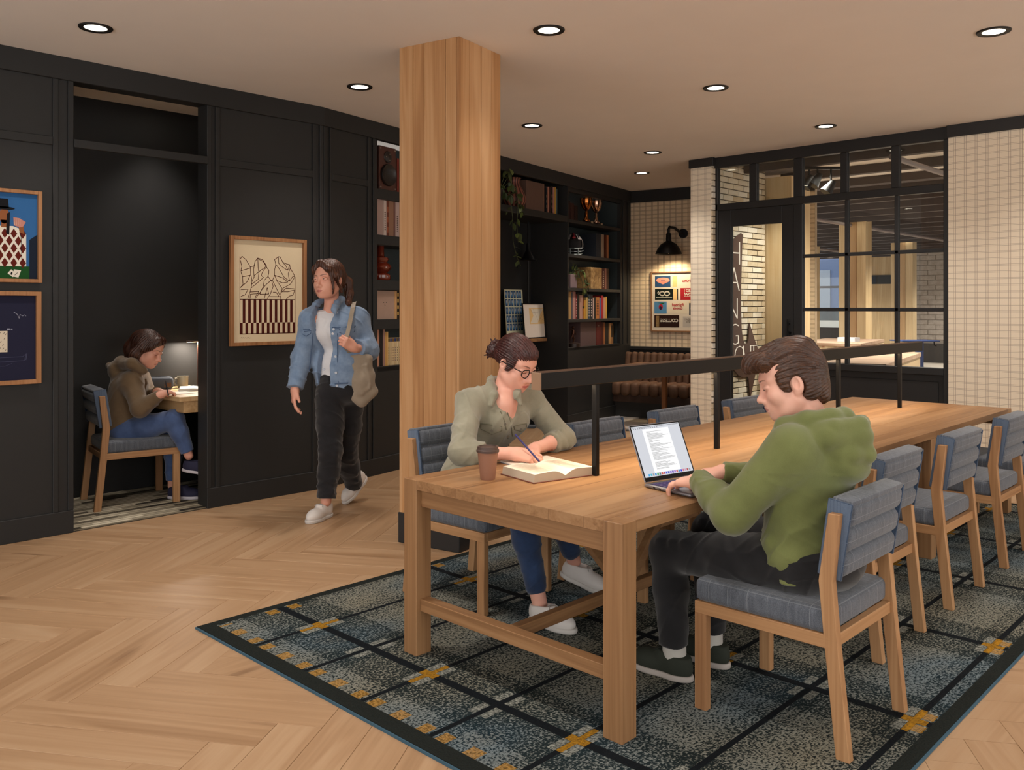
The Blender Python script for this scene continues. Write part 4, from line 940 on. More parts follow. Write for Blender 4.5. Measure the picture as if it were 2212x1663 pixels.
ar = [(-.004, 0), (.075, 0)]+[(.0355+.0395*math.cos(a*math.pi/8), .245+.035*math.sin(a*math.pi/8)) for a in range(9)]
MB().prism(ar, -.09, .1, lambda u, v, w: (u, w, v)).build('body', flat('8a623c', .6), t)
MB().prism([(.012, .09), (.06, .09)]+[(.036+.024*math.cos(a*math.pi/8), .225+.024*math.sin(a*math.pi/8)) for a in range(9)], -.0915, -.0895, lambda u, v, w: (u, w, v)).build('opening', flat('100d0c'), t)
# ledge pictures and niche pendant
def lean(s0, w, h, d, zz, tilt=.07): return lambda u, v, dd: sh(s0+u, d+v*tilt-dd, zz+v)
ps = frame_on(lean(3.42, .40, .58, .42, 1.076), .40, .58, 'framed_print', 'blue stamp sheet print leaning on the niche ledge', .008, .012, flat('b8b39a', .6), 'c3c6ac')
b = Flat(lean(3.42, .40, .58, .42, 1.076), .0068)
for i in range(6):
    for j in range(5):
        u0, v0 = .016+i*.062, .095+j*.096
        b.slot(DENIM).rect(u0, v0, u0+.05, v0+.084); b.slot(SKY).ellipse(u0+.026, v0+.045, .016, .03, 1, 10); b.slot(GREY).ellipse(u0+.022, v0+.052, .007, .016, 2, 8)
b.build('print_ink', ptr, ps, world=True)
fw_ = lean(3.62, .50, .42, .30, 1.076, .09)
pz = frame_on(fw_, .50, .42, 'framed_print', 'white framed map sketch with a black edge leaning on the niche ledge', .012, .015, M_black, 'd6cabd')
b = Flat(fw_, .0068); b.slot(TAN).rect(.15, .17, .49, .36)
b.slot(CREAM).poly([(.16, .18), (.33, .18), (.40, .28), (.48, .35), (.20, .35), (.24, .27)], 1); b.slot(GREY2)
for l_ in ([(.24, .355), (.36, .19), (.40, .24), (.49, .30)], [(.17, .35), (.22, .31), (.36, .31)], [(.42, .35), (.40, .28), (.36, .19)], [(.40, .24), (.47, .21)]): b.line(l_, .003, 2)
b.build('print_ink', ptr, pz, world=True)
t = thing('pendant_lamp', 'small black cone pendant lamp hanging in the desk niche', 'lamp', sh(3.82, .36, 2.47))
MB().cyl(sh(3.82, .36, 2.47), sh(3.82, .36, 2.2), .006, n=8).build('cord', M_black, t, world=True)
MB().lathe([(.025, .20), (.03, .12), (.06, .06), (.10, 0), (.095, 0), (.05, .06), (0, .12)], sh(3.82, .36, 2.01), 24).build('shade', M_black, t, world=True)
MB().cyl(sh(4.05, .5, 1.08), sh(4.05, .5, 2.47), .012, n=8).build('conduit', M_darker, ws, world=True)
# ================================================================ booth in the nook
nt = NT('brown_leather'); f = nt.noise(nt.coord(), 5, 4, .6); g = nt.noise(nt.coord(), 160, 2, .6); nt.bump(g, .25, .002)
M_lea = nt.out(nt.ramp((f*.8+g*.2), [(.3, '513c2e'), (.55, '694c3a'), (.75, '795a46')]), .62, 0, .3)
t = thing('booth_seat', 'brown channel-tufted leather booth against the nook wall', 'bench', bk(.95, -.3, 0), math.atan2(BU.y, BU.x))
b = BB(); b.box((.0, -.52, 0), (1.9, -.03, .2)); b.build('plinth', M_darker, t, world=True)
b = BB(); b.box((.0, -.56, .2), (1.9, -.03, .30)); b.box((0, -.10, .3), (1.9, -.03, .78)); b.build('carcass', flat('3a261c', .6), t, world=True)
cs = None; cb = None
for i in range(14):
    s0 = .068+i*.135
    L = MAT[t.name].inverted() @ bk(s0, -.34, .37)
    if cs is None: cs = MB().rbox((0, 0, 0), (.134, .52, .18), .05, None, 4).build('seat_channel', M_lea, t)
    else: like(cs, 'seat_channel')
    (cs if i == 0 else t.children[-1]).location = L
for i in range(20):
    s0 = .05+i*.095; L = MAT[t.name].inverted() @ bk(s0, -.13, .62)
    o = MB().rbox((0, 0, 0), (.094, .13, .44), .042, rot3('X', 0), 4).build('back_channel', M_lea, t) if cb is None else like(cb, 'back_channel')
    cb = cb or o; o.location = L; o.rotation_euler = (math.radians(-8), 0, 0)
t = thing('nook_table', 'small brown table on a timber post in front of the booth', 'table', bk(.95, -1.05, 0), math.atan2(BU.y, BU.x))
MB().box((-.45, -.33, .715), (.45, .33, .745)).build('tabletop', flat('70492f', .5), t, bevel=.004); MB().box((-.028, -.028, .03), (.028, .028, .715)).build('post', wood('nook_post', 'z', ('6b4224', '8a5a34', '9a6a42')), t, bevel=.003)
MB().lathe([(0, 0), (.22, 0), (.22, .012), (.05, .03), (0, .03)], (0, 0, 0), 28).build('foot', M_black, t)
# ================================================================ things on the long table
M_cup = flat('8c6450', .7, 0, .3); M_lid = flat('4b3a34', .5, 0, .4)
t = thing('paper_cup', 'brown takeaway paper cup with a dark lid at the table corner', 'cup', (2.53, 2.575, TZ))
MB().lathe([(0, 0), (.030, 0), (.031, .003), (.043, .118), (.041, .118), (.0, .10)], (0, 0, 0), 32).build('cup', M_cup, t)
MB().lathe([(.043, .112), (.047, .113), (.0475, .122), (.044, .125), (.043, .136), (.036, .138), (.034, .133), (.0, .133)], (0, 0, 0), 32).build('lid', M_lid, t)
t = thing('open_book', 'thick open book with cream pages beside the paper cup', 'book', (2.775, 2.455, TZ), math.radians(-12))
M_paper = flat('ddd2c4', .85, 0, .15, .02); M_edgep = flat('b3a491', .9, 0, .1)
def half(s_, w, h, th, name, mat):
    b = MB(); n = 12; up = []
    for i in range(n+1):
        u = i/n; z = th*(.42+.58*math.sin(min(1, u*2.4)*math.pi/2)) if u < .42 else th*(1-.12*((u-.42)/.58)**1.5)
        up.append((s_*u*w, z))
    poly = [(0, .004)]+up+[(s_*(w+.006), .004)]
    b.prism(poly, -h/2, h/2, lambda u, v, ww: (u, ww, v)); return b.build(name, mat, t)
for s_ in (-1, 1):
    o = half(s_, .155, .232, .040, 'page_block', [M_paper, M_edgep])
    for p in o.data.polygons:
        if abs(p.normal.y) > .9 or abs(p.normal.x) > .75: p.material_index = 1
    b = MB()
    rr = random.Random(s_+4)
    for k in range(26):
        y_ = -.1+k*.0078; z_ = .0405
        b.add([(s_*.045, y_, .0412), (s_*(.135-.03*rr.random()*(k % 5 == 0)), y_, .0396-.0005), (s_*(.135-.03*rr.random()*(k % 5 == 0)), y_+.0025, .0396-.0005), (s_*.045, y_+.0025, .0412)], [(0, 1, 2, 3) if s_ > 0 else (3, 2, 1, 0)])
    b.build('text_lines', flat('b9aea2', .9), o)
MB().box((-.166, -.121, 0), (.166, .121, .004)).build('cover', flat('6a3a2c', .6), t, bevel=.001)
t = thing('notepad', 'white notepad under the hands of the person in the sage shirt', 'notepad', (2.95, 2.70, TZ), math.radians(-14))
MB().box((-.13, -.085, 0), (.13, .085, .008)).build('paper', M_paper, t, bevel=.001); MB().box((-.134, -.088, 0), (.134, .088, .002)).build('board', flat('6d6f78', .6), t)
# laptop
LA = math.radians(-10); lp = thing('laptop', 'open grey laptop showing a text document with a row of coloured icons', 'laptop', (2.965, 1.868, TZ), LA)
M_alu = flat('8f8d92', .35, .6, .5, .02); LW_, LD = .292, .245
MB().rbox((0, 0, .0085), (LW_, LD, .014), .0065, None, 3).build('base', M_alu, lp)
MB().box((-.137, -.02, .0152), (.137, .095, .0160)).build('keyboard_bed', flat('2c2535', .6), lp)
kb = MB().box((-.0078, -.0065, 0), (.0078, .0065, .0018)); k0 = None
for r_ in range(6):
    for k in range(14):
        o = kb.build('key', emit('5b3f86', .35), lp, bevel=.0008) if k0 is None else like(k0, 'key')
        k0 = k0 or o; o.location = (-.126+k*.0194, -.008+r_*.0185, .0160)
MB().box((-.06, -.112, .0152), (.06, -.035, .0157)).build('trackpad', flat('7d7b80', .4, .5), lp)
for k in (0, 1): MB().box((-LW_/2-.0004, .06-.03*k, .006), (-LW_/2+.001, .072-.03*k, .010)).build('port', M_black, lp)
ta = math.radians(24); hy = LD/2-.006; Rl = rot3('X', -ta)
lid = lambda u, v, d: Vector((u, hy, .0165))+Rl @ Vector((0, -d, v))
def lbx(u0, v0, u1, v1, d0, d1, nm, m, par=lp, bev=0):
    vs = [lid(*q) for q in ((u0,v0,d0),(u1,v0,d0),(u1,v1,d0),(u0,v1,d0),(u0,v0,d1),(u1,v0,d1),(u1,v1,d1),(u0,v1,d1))]
    return MB().add(vs, [(0,3,2,1),(4,5,6,7),(0,1,5,4),(1,2,6,5),(2,3,7,6),(3,0,4,7)]).build(nm, m, par, bevel=bev)
scn = lbx(-LW_/2, .002, LW_/2, .236, -.003, .003, 'screen', M_alu, lp, .002); lbx(-LW_/2+.003, .004, LW_/2-.003, .233, .003, .0034, 'bezel', M_black, scn)
lbx(-.137, .020, .137, .228, .0034, .0037, 'display', emit('dfe2ea', .72), scn)
lbx(-.080, .034, .070, .214, .0037, .0038, 'document', emit('f7f7f8', .86), scn)
b = MB(); rr = random.Random(9); v = .202
while v > .045:
    w_ = rr.uniform(.06, .125) if rr.random() < .8 else rr.uniform(.02, .05)
    if rr.random() < .85: b.add([lid(-.062, v, .0039), lid(-.062+w_, v, .0039), lid(-.062+w_, v+.0009, .0039), lid(-.062, v+.0009, .0039)], [(0, 1, 2, 3)])
    v -= .0031
b.add([lid(-.132, .2225, .0039), lid(.132, .2225, .0039), lid(.132, .2240, .0039), lid(-.132, .2240, .0039)], [(0, 1, 2, 3)])
for k in range(12): b.add([lid(-.13+k*.012, .2175, .0039), lid(-.123+k*.012, .2175, .0039), lid(-.123+k*.012, .2195, .0039), lid(-.13+k*.012, .2195, .0039)], [(0, 1, 2, 3)])
b.build('text_lines', emit('55575c', .5), scn)
ic = ['3aa0d8', '49b0c8', '8a8f96', '2f8fd0', '35a05a', '5a6a70', 'c8503a', 'b04a6a', '4a5ad0', '3a4ab8', '8a6ad0', '5a3ab0', 'a060c8', 'c05a5a', '3a7ac0', '2a3ac8', 'c86a8a', 'c09ab0', 'b04a50', '9a9aa2']
for k, cl in enumerate(ic):
    u = -.118+k*.0122
    MB().add([lid(u, .0235, .0039), lid(u+.0088, .0235, .0039), lid(u+.0088, .0325, .0039), lid(u, .0325, .0039)], [(0, 1, 2, 3)]).build('icon', emit(cl, .9), scn)
# ================================================================ alcove desk and its things
DZ = .80
t = thing('alcove_desk', 'pale oak desk counter along the right side of the alcove', 'desk', (3.4, 6.5, 0))
M_desk = wood('desk_oak', 'y', ('9c7a52', 'b8976c', 'c8aa80'), .5, 22, 1.0)
MB().box((2.86, 6.07, DZ-.035), (4.09, 6.945, DZ)).build('desktop', M_desk, t, world=True, bevel=.003); MB().box((2.90, 6.09, DZ-.12), (4.09, 6.945, DZ-.035)).build('apron', M_desk, t, world=True, bevel=.002)
MB().box((3.85, 6.12, .001), (4.08, 6.9, DZ-.12)).build('end_panel', M_darker, t, world=True)
t = thing('pencil_case', 'grey blue zipped pencil case on the alcove desk', 'case', (3.02, 6.76, DZ), math.radians(-14))
MB().rbox((0, 0, .05), (.205, .085, .10), .03, None, 4).build('body', flat('4e545e', .8), t); MB().tube([(-.09, 0, .101), (0, 0, .103), (.09, 0, .101)], .004, 6).build('zip', flat('2a2d33'), t)
MB().box((.03, -.0445, .02), (.08, -.042, .055)).build('label_patch', flat('6a4a32', .6), t)
t = thing('mug', 'pale grey mug on the alcove desk', 'mug', (3.22, 6.78, DZ))
MB().lathe([(0, 0), (.036, 0), (.040, .01), (.044, .095), (.041, .095), (.038, .012), (0, .01)], (0, 0, 0), 28).build('body', flat('8f8b7c', .4, 0, .5), t)
MB().tube([(-.04, 0, .08), (-.065, 0, .078), (-.072, 0, .05), (-.06, 0, .025), (-.038, 0, .022)], .006, 8).build('handle', flat('8f8b7c', .4, 0, .5), t)
t = thing('desk_lamp', 'slim desk lamp with a glowing flat head at the alcove edge', 'lamp', (3.36, 6.80, DZ))
MB().lathe([(0, 0), (.06, 0), (.06, .01), (.0, .012)], (0, 0, 0), 24).build('base', M_black, t); MB().cyl((0, 0, .01), (0, 0, .37), .006, n=10).build('pole', flat('5a3a30', .3, .7), t)
MB().rbox((-.02, 0, .372), (.15, .05, .012), .005).build('head', flat('4a3a34', .4), t); MB().box((-.088, -.02, .3645), (.05, .02, .3662)).build('led_strip', emit('ffdcb0', 14), t)
lamp('desk_light', 'AREA', (3.34, 6.80, DZ+.36), DESK_W, (1, .86, .72), t, shape='RECTANGLE', size=.13, size_y=.04)
t = thing('open_book', 'open textbook with white pages on the alcove desk', 'book', (3.25, 6.52, DZ), math.radians(-25))
for s_ in (-1, 1): half(s_, .16, .24, .022, 'page_block', flat('e2dcd0', .85))
MB().box((-.17, -.125, 0), (.17, .125, .003)).build('cover', flat('5a5f68'), t)
tag(MB().obox((0, 0, .001), (.23, .2, .002)).build('sheet_of_paper', flat('e6e0d6', .85), origin=(0, 0, 0)), 'loose white sheet at the edge of the alcove desk', 'paper'); o = bpy.data.objects['sheet_of_paper']; o.location = (2.99, 6.37, DZ+.0005); o.rotation_euler = (0, 0, .2)
tag(MB().cyl((-.06, 0, .004), (.06, 0, .004), .004, n=8).build('pencil', M_black, origin=(0, 0, 0)), 'black pencil lying on the alcove desk', 'pencil'); o = bpy.data.objects['pencil']; o.location = (3.16, 6.22, DZ); o.rotation_euler = (0, 0, .3)
# ================================================================ hall furniture beyond the glass
def hcol(p, sx, sz, label):
    t = thing('hall_column', label, 'column', (p[0]+sx/2, p[1]+sz/2, 0), group='timber columns in the hall')
    for i in range(3):
        MB().box((-sx/2, -sz/2+i*sz/3+.003, 0), (sx/2, -sz/2+(i+1)*sz/3-.003, HC+.1)).build('lamella', M_lamella_pale if i != 1 else M_glulam2, t, bevel=.003)
M_glulam2 = wood('glulam_pale', 'z', ('8f6b46', 'b08a60', 'c09c72'), .5, 14, 1.0, vary=.3)
hcol((15.31, 6.13), .26, .49, 'thick pale timber column seen through the middle window panes'); hcol((20.75, 9.56), .26, .32, 'pale timber column seen through the left window panes'); hcol((20.98, 7.32), .26, .5, 'pale timber column seen through the right window panes')
t = thing('hall_column', 'pale timber column just behind the brick pier beside the door', 'column', (9.6, 5.0, 0))
MB().box((9.37, 4.60, 0), (9.85, 5.2, HC)).build('shaft', M_lamella_pale, t, world=True, bevel=.004)
nt = NT('block_wood'); x, y, z = nt.xyz(nt.coord()); r1 = (y/.045).floor(); r2 = ((z+((r1*7.13).sin()*43.7).fract()*.2)/.11).floor()
rr_ = ((r1*12.98+r2*78.23).sin()*4375.5).fract(); M_block = nt.out(nt.ramp(rr_, [(.0, '3a2a22'), (.08, 'b0553c'), (.14, 'c7aa84'), (.5, 'd6bc98'), (.9, 'b99a74')]), .5)
M_blocktop = wood('block_top', 'y', ('8a6a50', 'b0917a', 'c0a48c'), .5, 9, 1.2)
def counter(c, sx, sy, h, label):
    t = thing('block_counter', label, 'counter', c, math.radians(12), group='butcher block counters in the hall'); MB().box((-sx/2, -sy/2, 0), (sx/2, sy/2, h-.05)).build('body', M_block, t, bevel=.004); MB().box((-sx/2-.01, -sy/2-.01, h-.05), (sx/2+.01, sy/2+.01, h)).build('counter_top', M_blocktop, t, bevel=.004)
counter((9.70, 3.93, 0), 2.55, .88, .90, 'butcher block counter nearest the glazed screen'); counter((14.0, 6.0, 0), 2.1, .95, .90, 'butcher block counter farther back in the hall')
o = thing('white_box', 'small white box on the farther hall counter', 'box', (13.6, 5.72, .90)); MB().box((-.1, -.14, 0), (.1, .14, .07)).build('body', flat('c9c9cf', .5), o, bevel=.004)
t = thing('crank_table', 'blue metal crank table by the grey brick wall', 'table', (18.95, 6.55, 0), math.radians(-46)); mbl = flat('2f4478', .45)
MB().box((-.42, -.3, .735), (.36, .3, .76)).build('tabletop', mbl, t, bevel=.004); MB().box((.0, -.05, 0), (.14, .05, .735)).build('post', mbl, t, bevel=.004); MB().box((-.15, -.25, 0), (.3, .25, .03)).build('foot', mbl, t, bevel=.004); MB().tube([(.33, -.1, .735), (.33, -.1, .66), (.38, -.1, .64)], .012, 8).build('crank', M_black, t)
t = thing('ladder_shelf', 'timber ladder shelf against the grey brick wall', 'shelf', (23.85, 6.9, 0)); mw = M_lamella_pale
for y in (-.45, .0): MB().box((-.06, y, 0), (0, y+.12, 1.45)).build('upright', mw, t)
for z in (.75, .95, 1.1): MB().box((-.05, -1.4, z), (0, -.4, z+.06)).build('rung', mw, t)
MB().bar((-.03, -.45, 1.35), (-.03, -1.0, 1.1), .04, .04).build('brace', M_black, t); MB().bar((-.03, -.45, .85), (-.03, -1.0, 1.1), .04, .04).build('brace', M_black, t)
tk = thing('track_light', 'black track with swivelling spotlights under the hall ceiling', 'lamp', (9.9, 3.9, 2.88))
a0, a1 = at(1738, 352, 9.3), at(1815, 348, 9.3); MB().bar((a0.x, a0.y, 2.93), (a1.x, a1.y, 2.93), .04, .03).build('track', M_black, tk, world=True)
for px, py in ((1748, 392), (1766, 388), (1795, 404)):
    q_ = at(px, py, 9.3); MB().cyl(q_+Vector((0, 0, .02)), (q_.x, q_.y, 2.93), .012, n=8).build('stem', M_black, tk, world=True)
    MB().cyl(q_+Vector((.02, -.02, .06)), q_+Vector((-.04, .04, -.06)), .03, .07, n=18).build('spotlight', M_black, tk, world=True)
hp = None
for i, (px, py) in enumerate(((1845, 465), (1911, 494), (1957, 516), (1785, 512), (1794, 553), (2026, 434), (1957, 453), (1738, 403), (1967, 380))):
    q_ = on_z(px, py, HC+.08); lb_ = 'small hall downlight beyond the glass, %s of nine' % ORD[i]
    if hp is None:
        hp = thing('hall_downlight', lb_, 'ceiling light', (q_.x, q_.y, HC+.08), group='hall downlights'); MB().lathe([(.0, 0), (.09, 0), (.11, .0), (.11, .02)], n=20).build('can', M_trim, hp); MB().lathe([(0, -.004), (.085, -.004), (.085, 0)], n=20).build('lens', M_lens, hp)
    else: dup(hp, (q_.x, q_.y, HC+.08), 0, lb_)
for x, y in ((10.5, 3.0), (12.5, 5.5), (15.5, 4.5), (18.5, 7.0), (18.0, 10.5), (22.5, 6.0), (24.5, 10.5), (13.5, 8.5)):
    lamp('hall_spot', 'SPOT', (x, y, HC-.1), FAR_W, (1, .93, .84), spot_size=math.radians(140), spot_blend=1.0, shadow_soft_size=.12)
lamp('door_spot', 'SPOT', (9.0, 4.1, HC-.1), 190, (1, .92, .80), spot_size=math.radians(140), spot_blend=1.0, shadow_soft_size=.1)
lamp('daylight', 'AREA', (26.7, 13.5, 1.9), 420, (.86, .92, 1.0), shape='RECTANGLE', size=4.2, size_y=2.0, rot=(0, math.radians(90), 0))
# street
o = thing('street_building', 'blue grey building across the street', 'building', (40, 24, 0)); MB().box((38, 10, 0), (44, 34, 9)).build('facade', flat('5d6d94', .6), o, world=True)
for k in range(8):
    for z_ in (.9, 4): MB().box((37.94, 12+k*2.4, z_), (38, 13.2+k*2.4, z_+2.2)).build('window', flat('8a94a8', .3), o, world=True)
t = thing('parked_car', 'white car parked outside the far window', 'car', (32.5, 14.6, 0), math.radians(100))
pr = [(-2.1, .35), (2.1, .35), (2.15, .75), (1.3, .9), (.6, 1.42), (-1.1, 1.42), (-1.8, .95), (-2.15, .85)]
MB().prism(pr, -.85, .85, lambda u, v, w: (u, w, v)).build('body', flat('d8d8da', .25, 0, .6), t, bevel=.06, seg=2)
for s_ in (-.855, .855): MB().prism([(-1.55, .95), (1.0, .95), (.52, 1.34), (-1.05, 1.34)], s_-.004, s_+.004, lambda u, v, w: (u, w, v)).build('window', flat('3c4450', .15), t)
for u in (-1.35, 1.35):
    for w in (-.8, .8): MB().cyl((u, w-.1, .33), (u, w+.1, .33), .33, n=24).build('wheel', M_black, t)
# ================================================================ figure modelling: smooth implicit surfaces meshed once
import openvdb
def camv(x, y, z): return Vector((SA*x+CA*y, -CA*x+SA*y, z))     # right / away / up as the photographer sees it
def frame(fwd, up=(0, 0, 1)):
    f = Vector(fwd).normalized(); u = Vector(up); u = (u-f*u.dot(f)).normalized(); r = f.cross(u)
    return Matrix((r, f, u)).transposed()                        # columns: right, forward, up
class SDF:
    def __init__(s): s.ops = []; s.O, s.R, s.k = np.zeros(3), np.eye(3), 1.0
    def local(s, O=(0, 0, 0), R=None, k=1.0): s.O = np.array(O, float); s.R = np.eye(3) if R is None else np.array(R); s.k = k; return s
    def W(s, p): return s.O+s.R @ (np.array(p, float)*s.k)
    def _op(s, fn, lo, hi, k, mode): s.ops.append((fn, np.array(lo), np.array(hi), k, mode)); return s
    def cap(s, a, b, ra, rb=None, k=.02, mode='u'):
        a, b = s.W(a), s.W(b); ra *= s.k; rb = ra if rb is None else rb*s.k; ab = b-a; L = max(float(ab @ ab), 1e-12); m = max(ra, rb)
        def fn(P):
            v = P-a; t = np.clip((v @ ab)/L, 0, 1); q = v-t[..., None]*ab
            return np.sqrt((q*q).sum(-1))-(ra+(rb-ra)*t)
        return s._op(fn, np.minimum(a, b)-m, np.maximum(a, b)+m, k*s.k, mode)
    def path(s, pts, rs, k=.02, mode='u'):
        for i in range(len(pts)-1): s.cap(pts[i], pts[i+1], rs[i], rs[i+1], k, mode)
        return s
    def ell(s, c, r, R=None, k=.02, mode='u'):
        c = s.W(c); r = np.array(r, float)*s.k; Q = s.R if R is None else s.R @ np.array(R); m = r.max()
        def fn(P):
            v = (P-c) @ Q; k0 = np.sqrt(((v/r)**2).sum(-1)); k1 = np.sqrt(((v/(r*r))**2).sum(-1))
            return k0*(k0-1)/np.maximum(k1, 1e-9)
        return s._op(fn, c-m, c+m, k*s.k, mode)
    def box(s, c, h, rad=.01, R=None, k=.02, mode='u'):
        c = s.W(c); h = np.array(h, float)*s.k-rad*s.k; Q = s.R if R is None else s.R @ np.array(R); m = np.linalg.norm(h)+rad*s.k; rad_ = rad*s.k
        def fn(P):
            q = np.abs((P-c) @ Q)-h
            return np.sqrt((np.maximum(q, 0)**2).sum(-1))+np.minimum(q.max(-1), 0)-rad_
        return s._op(fn, c-m, c+m, k*s.k, mode)
    def cut(s, p, n, k=.004, lo=None, hi=None):
        """remove the half-space in front of the plane through p with normal n (inside a window when given)"""
        p = s.W(p); n = s.R @ np.array(n, float); n /= np.linalg.norm(n)
        big = np.array([1e3]*3)
        fn = lambda P: -((P-p) @ n)
        return s._op(fn, -big if lo is None else np.array(lo), big if hi is None else np.array(hi), k, 's')
    def warp(s, fn, lo=None, hi=None):
        big = np.array([1e3]*3); return s._op(fn, -big if lo is None else np.array(lo), big if hi is None else np.array(hi), .0, 'w')
    @staticmethod
    def _mix(d, v, k, mode, P):
        if mode == 'w': return d+v
        if mode == 's': v = -v
        h = np.maximum(k-np.abs(d-v), 0)/max(k, 1e-9)
        return np.minimum(d, v)-h*h*k*.25 if mode == 'u' else np.maximum(d, v)+h*h*k*.25
    def eval(s, P):
        d = np.full(len(P), .5)
        for fn, lo, hi, k, mode in s.ops:
            pad = k+.03; m = ((P > lo-pad) & (P < hi+pad)).all(1)
            if m.any(): d[m] = s._mix(d[m], fn(P[m]), k, mode, P[m])
        return d
    def mesh(s, res=.006, refine=(), pad=.02, project=True):
        us = [o for o in s.ops if o[4] == 'u']; lo = np.min([o[1] for o in us], 0)-pad; hi = np.max([o[2] for o in us], 0)+pad
        n = np.ceil((hi-lo)/res).astype(int)+1; d = np.full(n, .5, np.float32)
        for fn, l, h, k, mode in s.ops:
            p_ = k+3*res if mode == 'u' else k+3*res
            i0 = np.clip(np.floor((l-p_-lo)/res).astype(int), 0, n); i1 = np.clip(np.ceil((h+p_-lo)/res).astype(int)+1, 0, n)
            if (i1 <= i0).any(): continue
            sl = tuple(slice(a, b) for a, b in zip(i0, i1))
            if mode == 'w':                                       # only near the surface
                sub = d[sl]; m = np.abs(sub) < 4*res
                if m.any():
                    idx = np.argwhere(m)+i0; sub[m] = sub[m]+fn(lo+idx*res)
                continue
            ax = [lo[j]+res*np.arange(i0[j], i1[j]) for j in range(3)]
            P = np.stack(np.meshgrid(*ax, indexing='ij'), -1)
            d[sl] = s._mix(d[sl], fn(P), k, mode, P)
        g = openvdb.FloatGrid(.5); g.copyFromArray(np.clip(d, -.5, .5)); V, Q = g.convertToQuads(0.0)
        V = np.asarray(V, float)*res+lo; Q = np.asarray(Q, int)
        a, b, c = V[Q[:, 0]], V[Q[:, 1]], V[Q[:, 2]]
        if np.einsum('ij,ij->i', np.cross(b-a, c-a), a-V.mean(0)).sum() < 0: Q = Q[:, ::-1]
        F = [list(q) for q in Q]
        for cen, rad, lv in refine:
            for _ in range(lv):
                bm = bmesh.new(); vs = [bm.verts.new(v) for v in V]; bm.verts.index_update()
                for f in F:
                    try: bm.faces.new([vs[i] for i in f])
                    except ValueError: pass
                ce = Vector(cen); es = [e for e in bm.edges if (e.verts[0].co-ce).length < rad and (e.verts[1].co-ce).length < rad]
                bmesh.ops.subdivide_edges(bm, edges=es, cuts=1, use_grid_fill=True)
                bm.verts.index_update(); V = np.array([v.co for v in bm.verts]); F = [[v.index for v in f.verts] for f in bm.faces]; bm.free()
        if project:
            for _ in range(2):
                d0 = s.eval(V); e = .0012; G = np.stack([s.eval(V+np.eye(3)[j]*e)-s.eval(V-np.eye(3)[j]*e) for j in range(3)], 1)/(2*e)
                L2 = np.maximum((G*G).sum(1), .2); V = V-np.clip(d0/L2, -res*.6, res*.6)[:, None]*G
        return V, F
def sdf_obj(name, sdf, mats, parent, res=.006, refine=(), paint=(), project=True):
    """mesh an implicit surface into one object; paint: (material index, function of face centres -> bool)"""
    V, F = sdf.mesh(res, refine, project=project)
    Mi = np.array(MAT[parent.name].inverted()); me = bpy.data.meshes.new(name)
    me.from_pydata((V @ Mi[:3, :3].T+Mi[:3, 3]).tolist(), [], F)
    for m in (mats if isinstance(mats, (list, tuple)) else [mats]): me.materials.append(m)
    for k, fn in paint:
        if isinstance(k, str): me.attributes.new(k, 'FLOAT', 'POINT').data.foreach_set('value', fn(V).astype(np.float32))
        else:
            ce = np.array([V[f].mean(0) for f in F]); mi = np.zeros(len(F), np.int32); me.polygons.foreach_get('material_index', mi); mi[fn(ce)] = k; me.polygons.foreach_set('material_index', mi)
    me.polygons.foreach_set('use_smooth', np.ones(len(me.polygons), bool)); me.update()
    o = bpy.data.objects.new(name, me); C.objects.link(o); o.parent = parent; keyed(o, MAT[parent.name]); return o
def folds(amp, freq, dirs, seed=0):
    """cloth creases: ridged, gently warped waves across the given directions"""
    rg = np.random.RandomState(seed); dirs = [np.array(q, float)/np.linalg.norm(q) for q in dirs]
    ph = rg.rand(len(dirs), 6)*6.28; wd = rg.randn(len(dirs), 2, 3)
    def fn(P):
        o = 0
        for i, q in enumerate(dirs):
            w = 1.3*np.sin(P @ wd[i, 0]*9+ph[i, 0])+.9*np.sin(P @ wd[i, 1]*17+ph[i, 1])
            m = .5+.5*np.sin(P @ wd[i, 1]*8+ph[i, 2])
            o = o+(1-np.abs(np.sin(P @ q*freq*(1+.35*i)+w+ph[i, 3])))**3*m
        return -(o-.25)*amp/max(1, len(dirs)**.5)
    return fn
# ---------------------------------------------------------------- skin, hair, cloth
def skin_mat(name, col, blush, lip='a8625a', brow='40291f'):
    nt = NT(name); f = nt.noise(nt.coord(), 14, 3); g = nt.noise(nt.coord(), 420, 2)
    c = nt.mix((f-.35)*1.1, col, blush)
    for a_, c_ in (('lips', lip), ('brows', brow)): c = nt.mix(S(nt, nt.n('ShaderNodeAttribute', attribute_name=a_).outputs['Fac'])*.85, c, c_)
    nt.bump(g, .06, .001)
    nt.b.inputs['Subsurface Weight'].default_value = .12; nt.b.inputs['Subsurface Radius'].default_value = (.012, .005, .003); nt.b.inputs['Subsurface Scale'].default_value = 1.0
    return nt.out(c, .48, 0, .4)
def hair_mat(name, c0, c1, c2, sc=(260, 40, 40)):
    nt = NT(name); n = nt.noise(nt.scale(nt.coord(), sc), 1, 3, .6, 1.2); m = nt.noise(nt.coord(), 11, 2)
    nt.bump(n, .5, .003); return nt.out(nt.ramp((n*.7+m*.35), [(.3, c0), (.52, c1), (.75, c2)]), .38, 0, .5)
def cloth_mat(name, c0, c1, sc=420, mott=9, rough=.9, sheen=.3):
    nt = NT(name); n = nt.noise(nt.coord(), sc, 2, .7); m = nt.noise(nt.coord(), mott, 4, .6)
    c = nt.mix(((m-.5)*1.5+(n-.5)*.7+.5).clamp(), c0, c1); nt.bump(n, .3, .0015); return nt.out(c, rough, 0, .2, sheen=sheen)
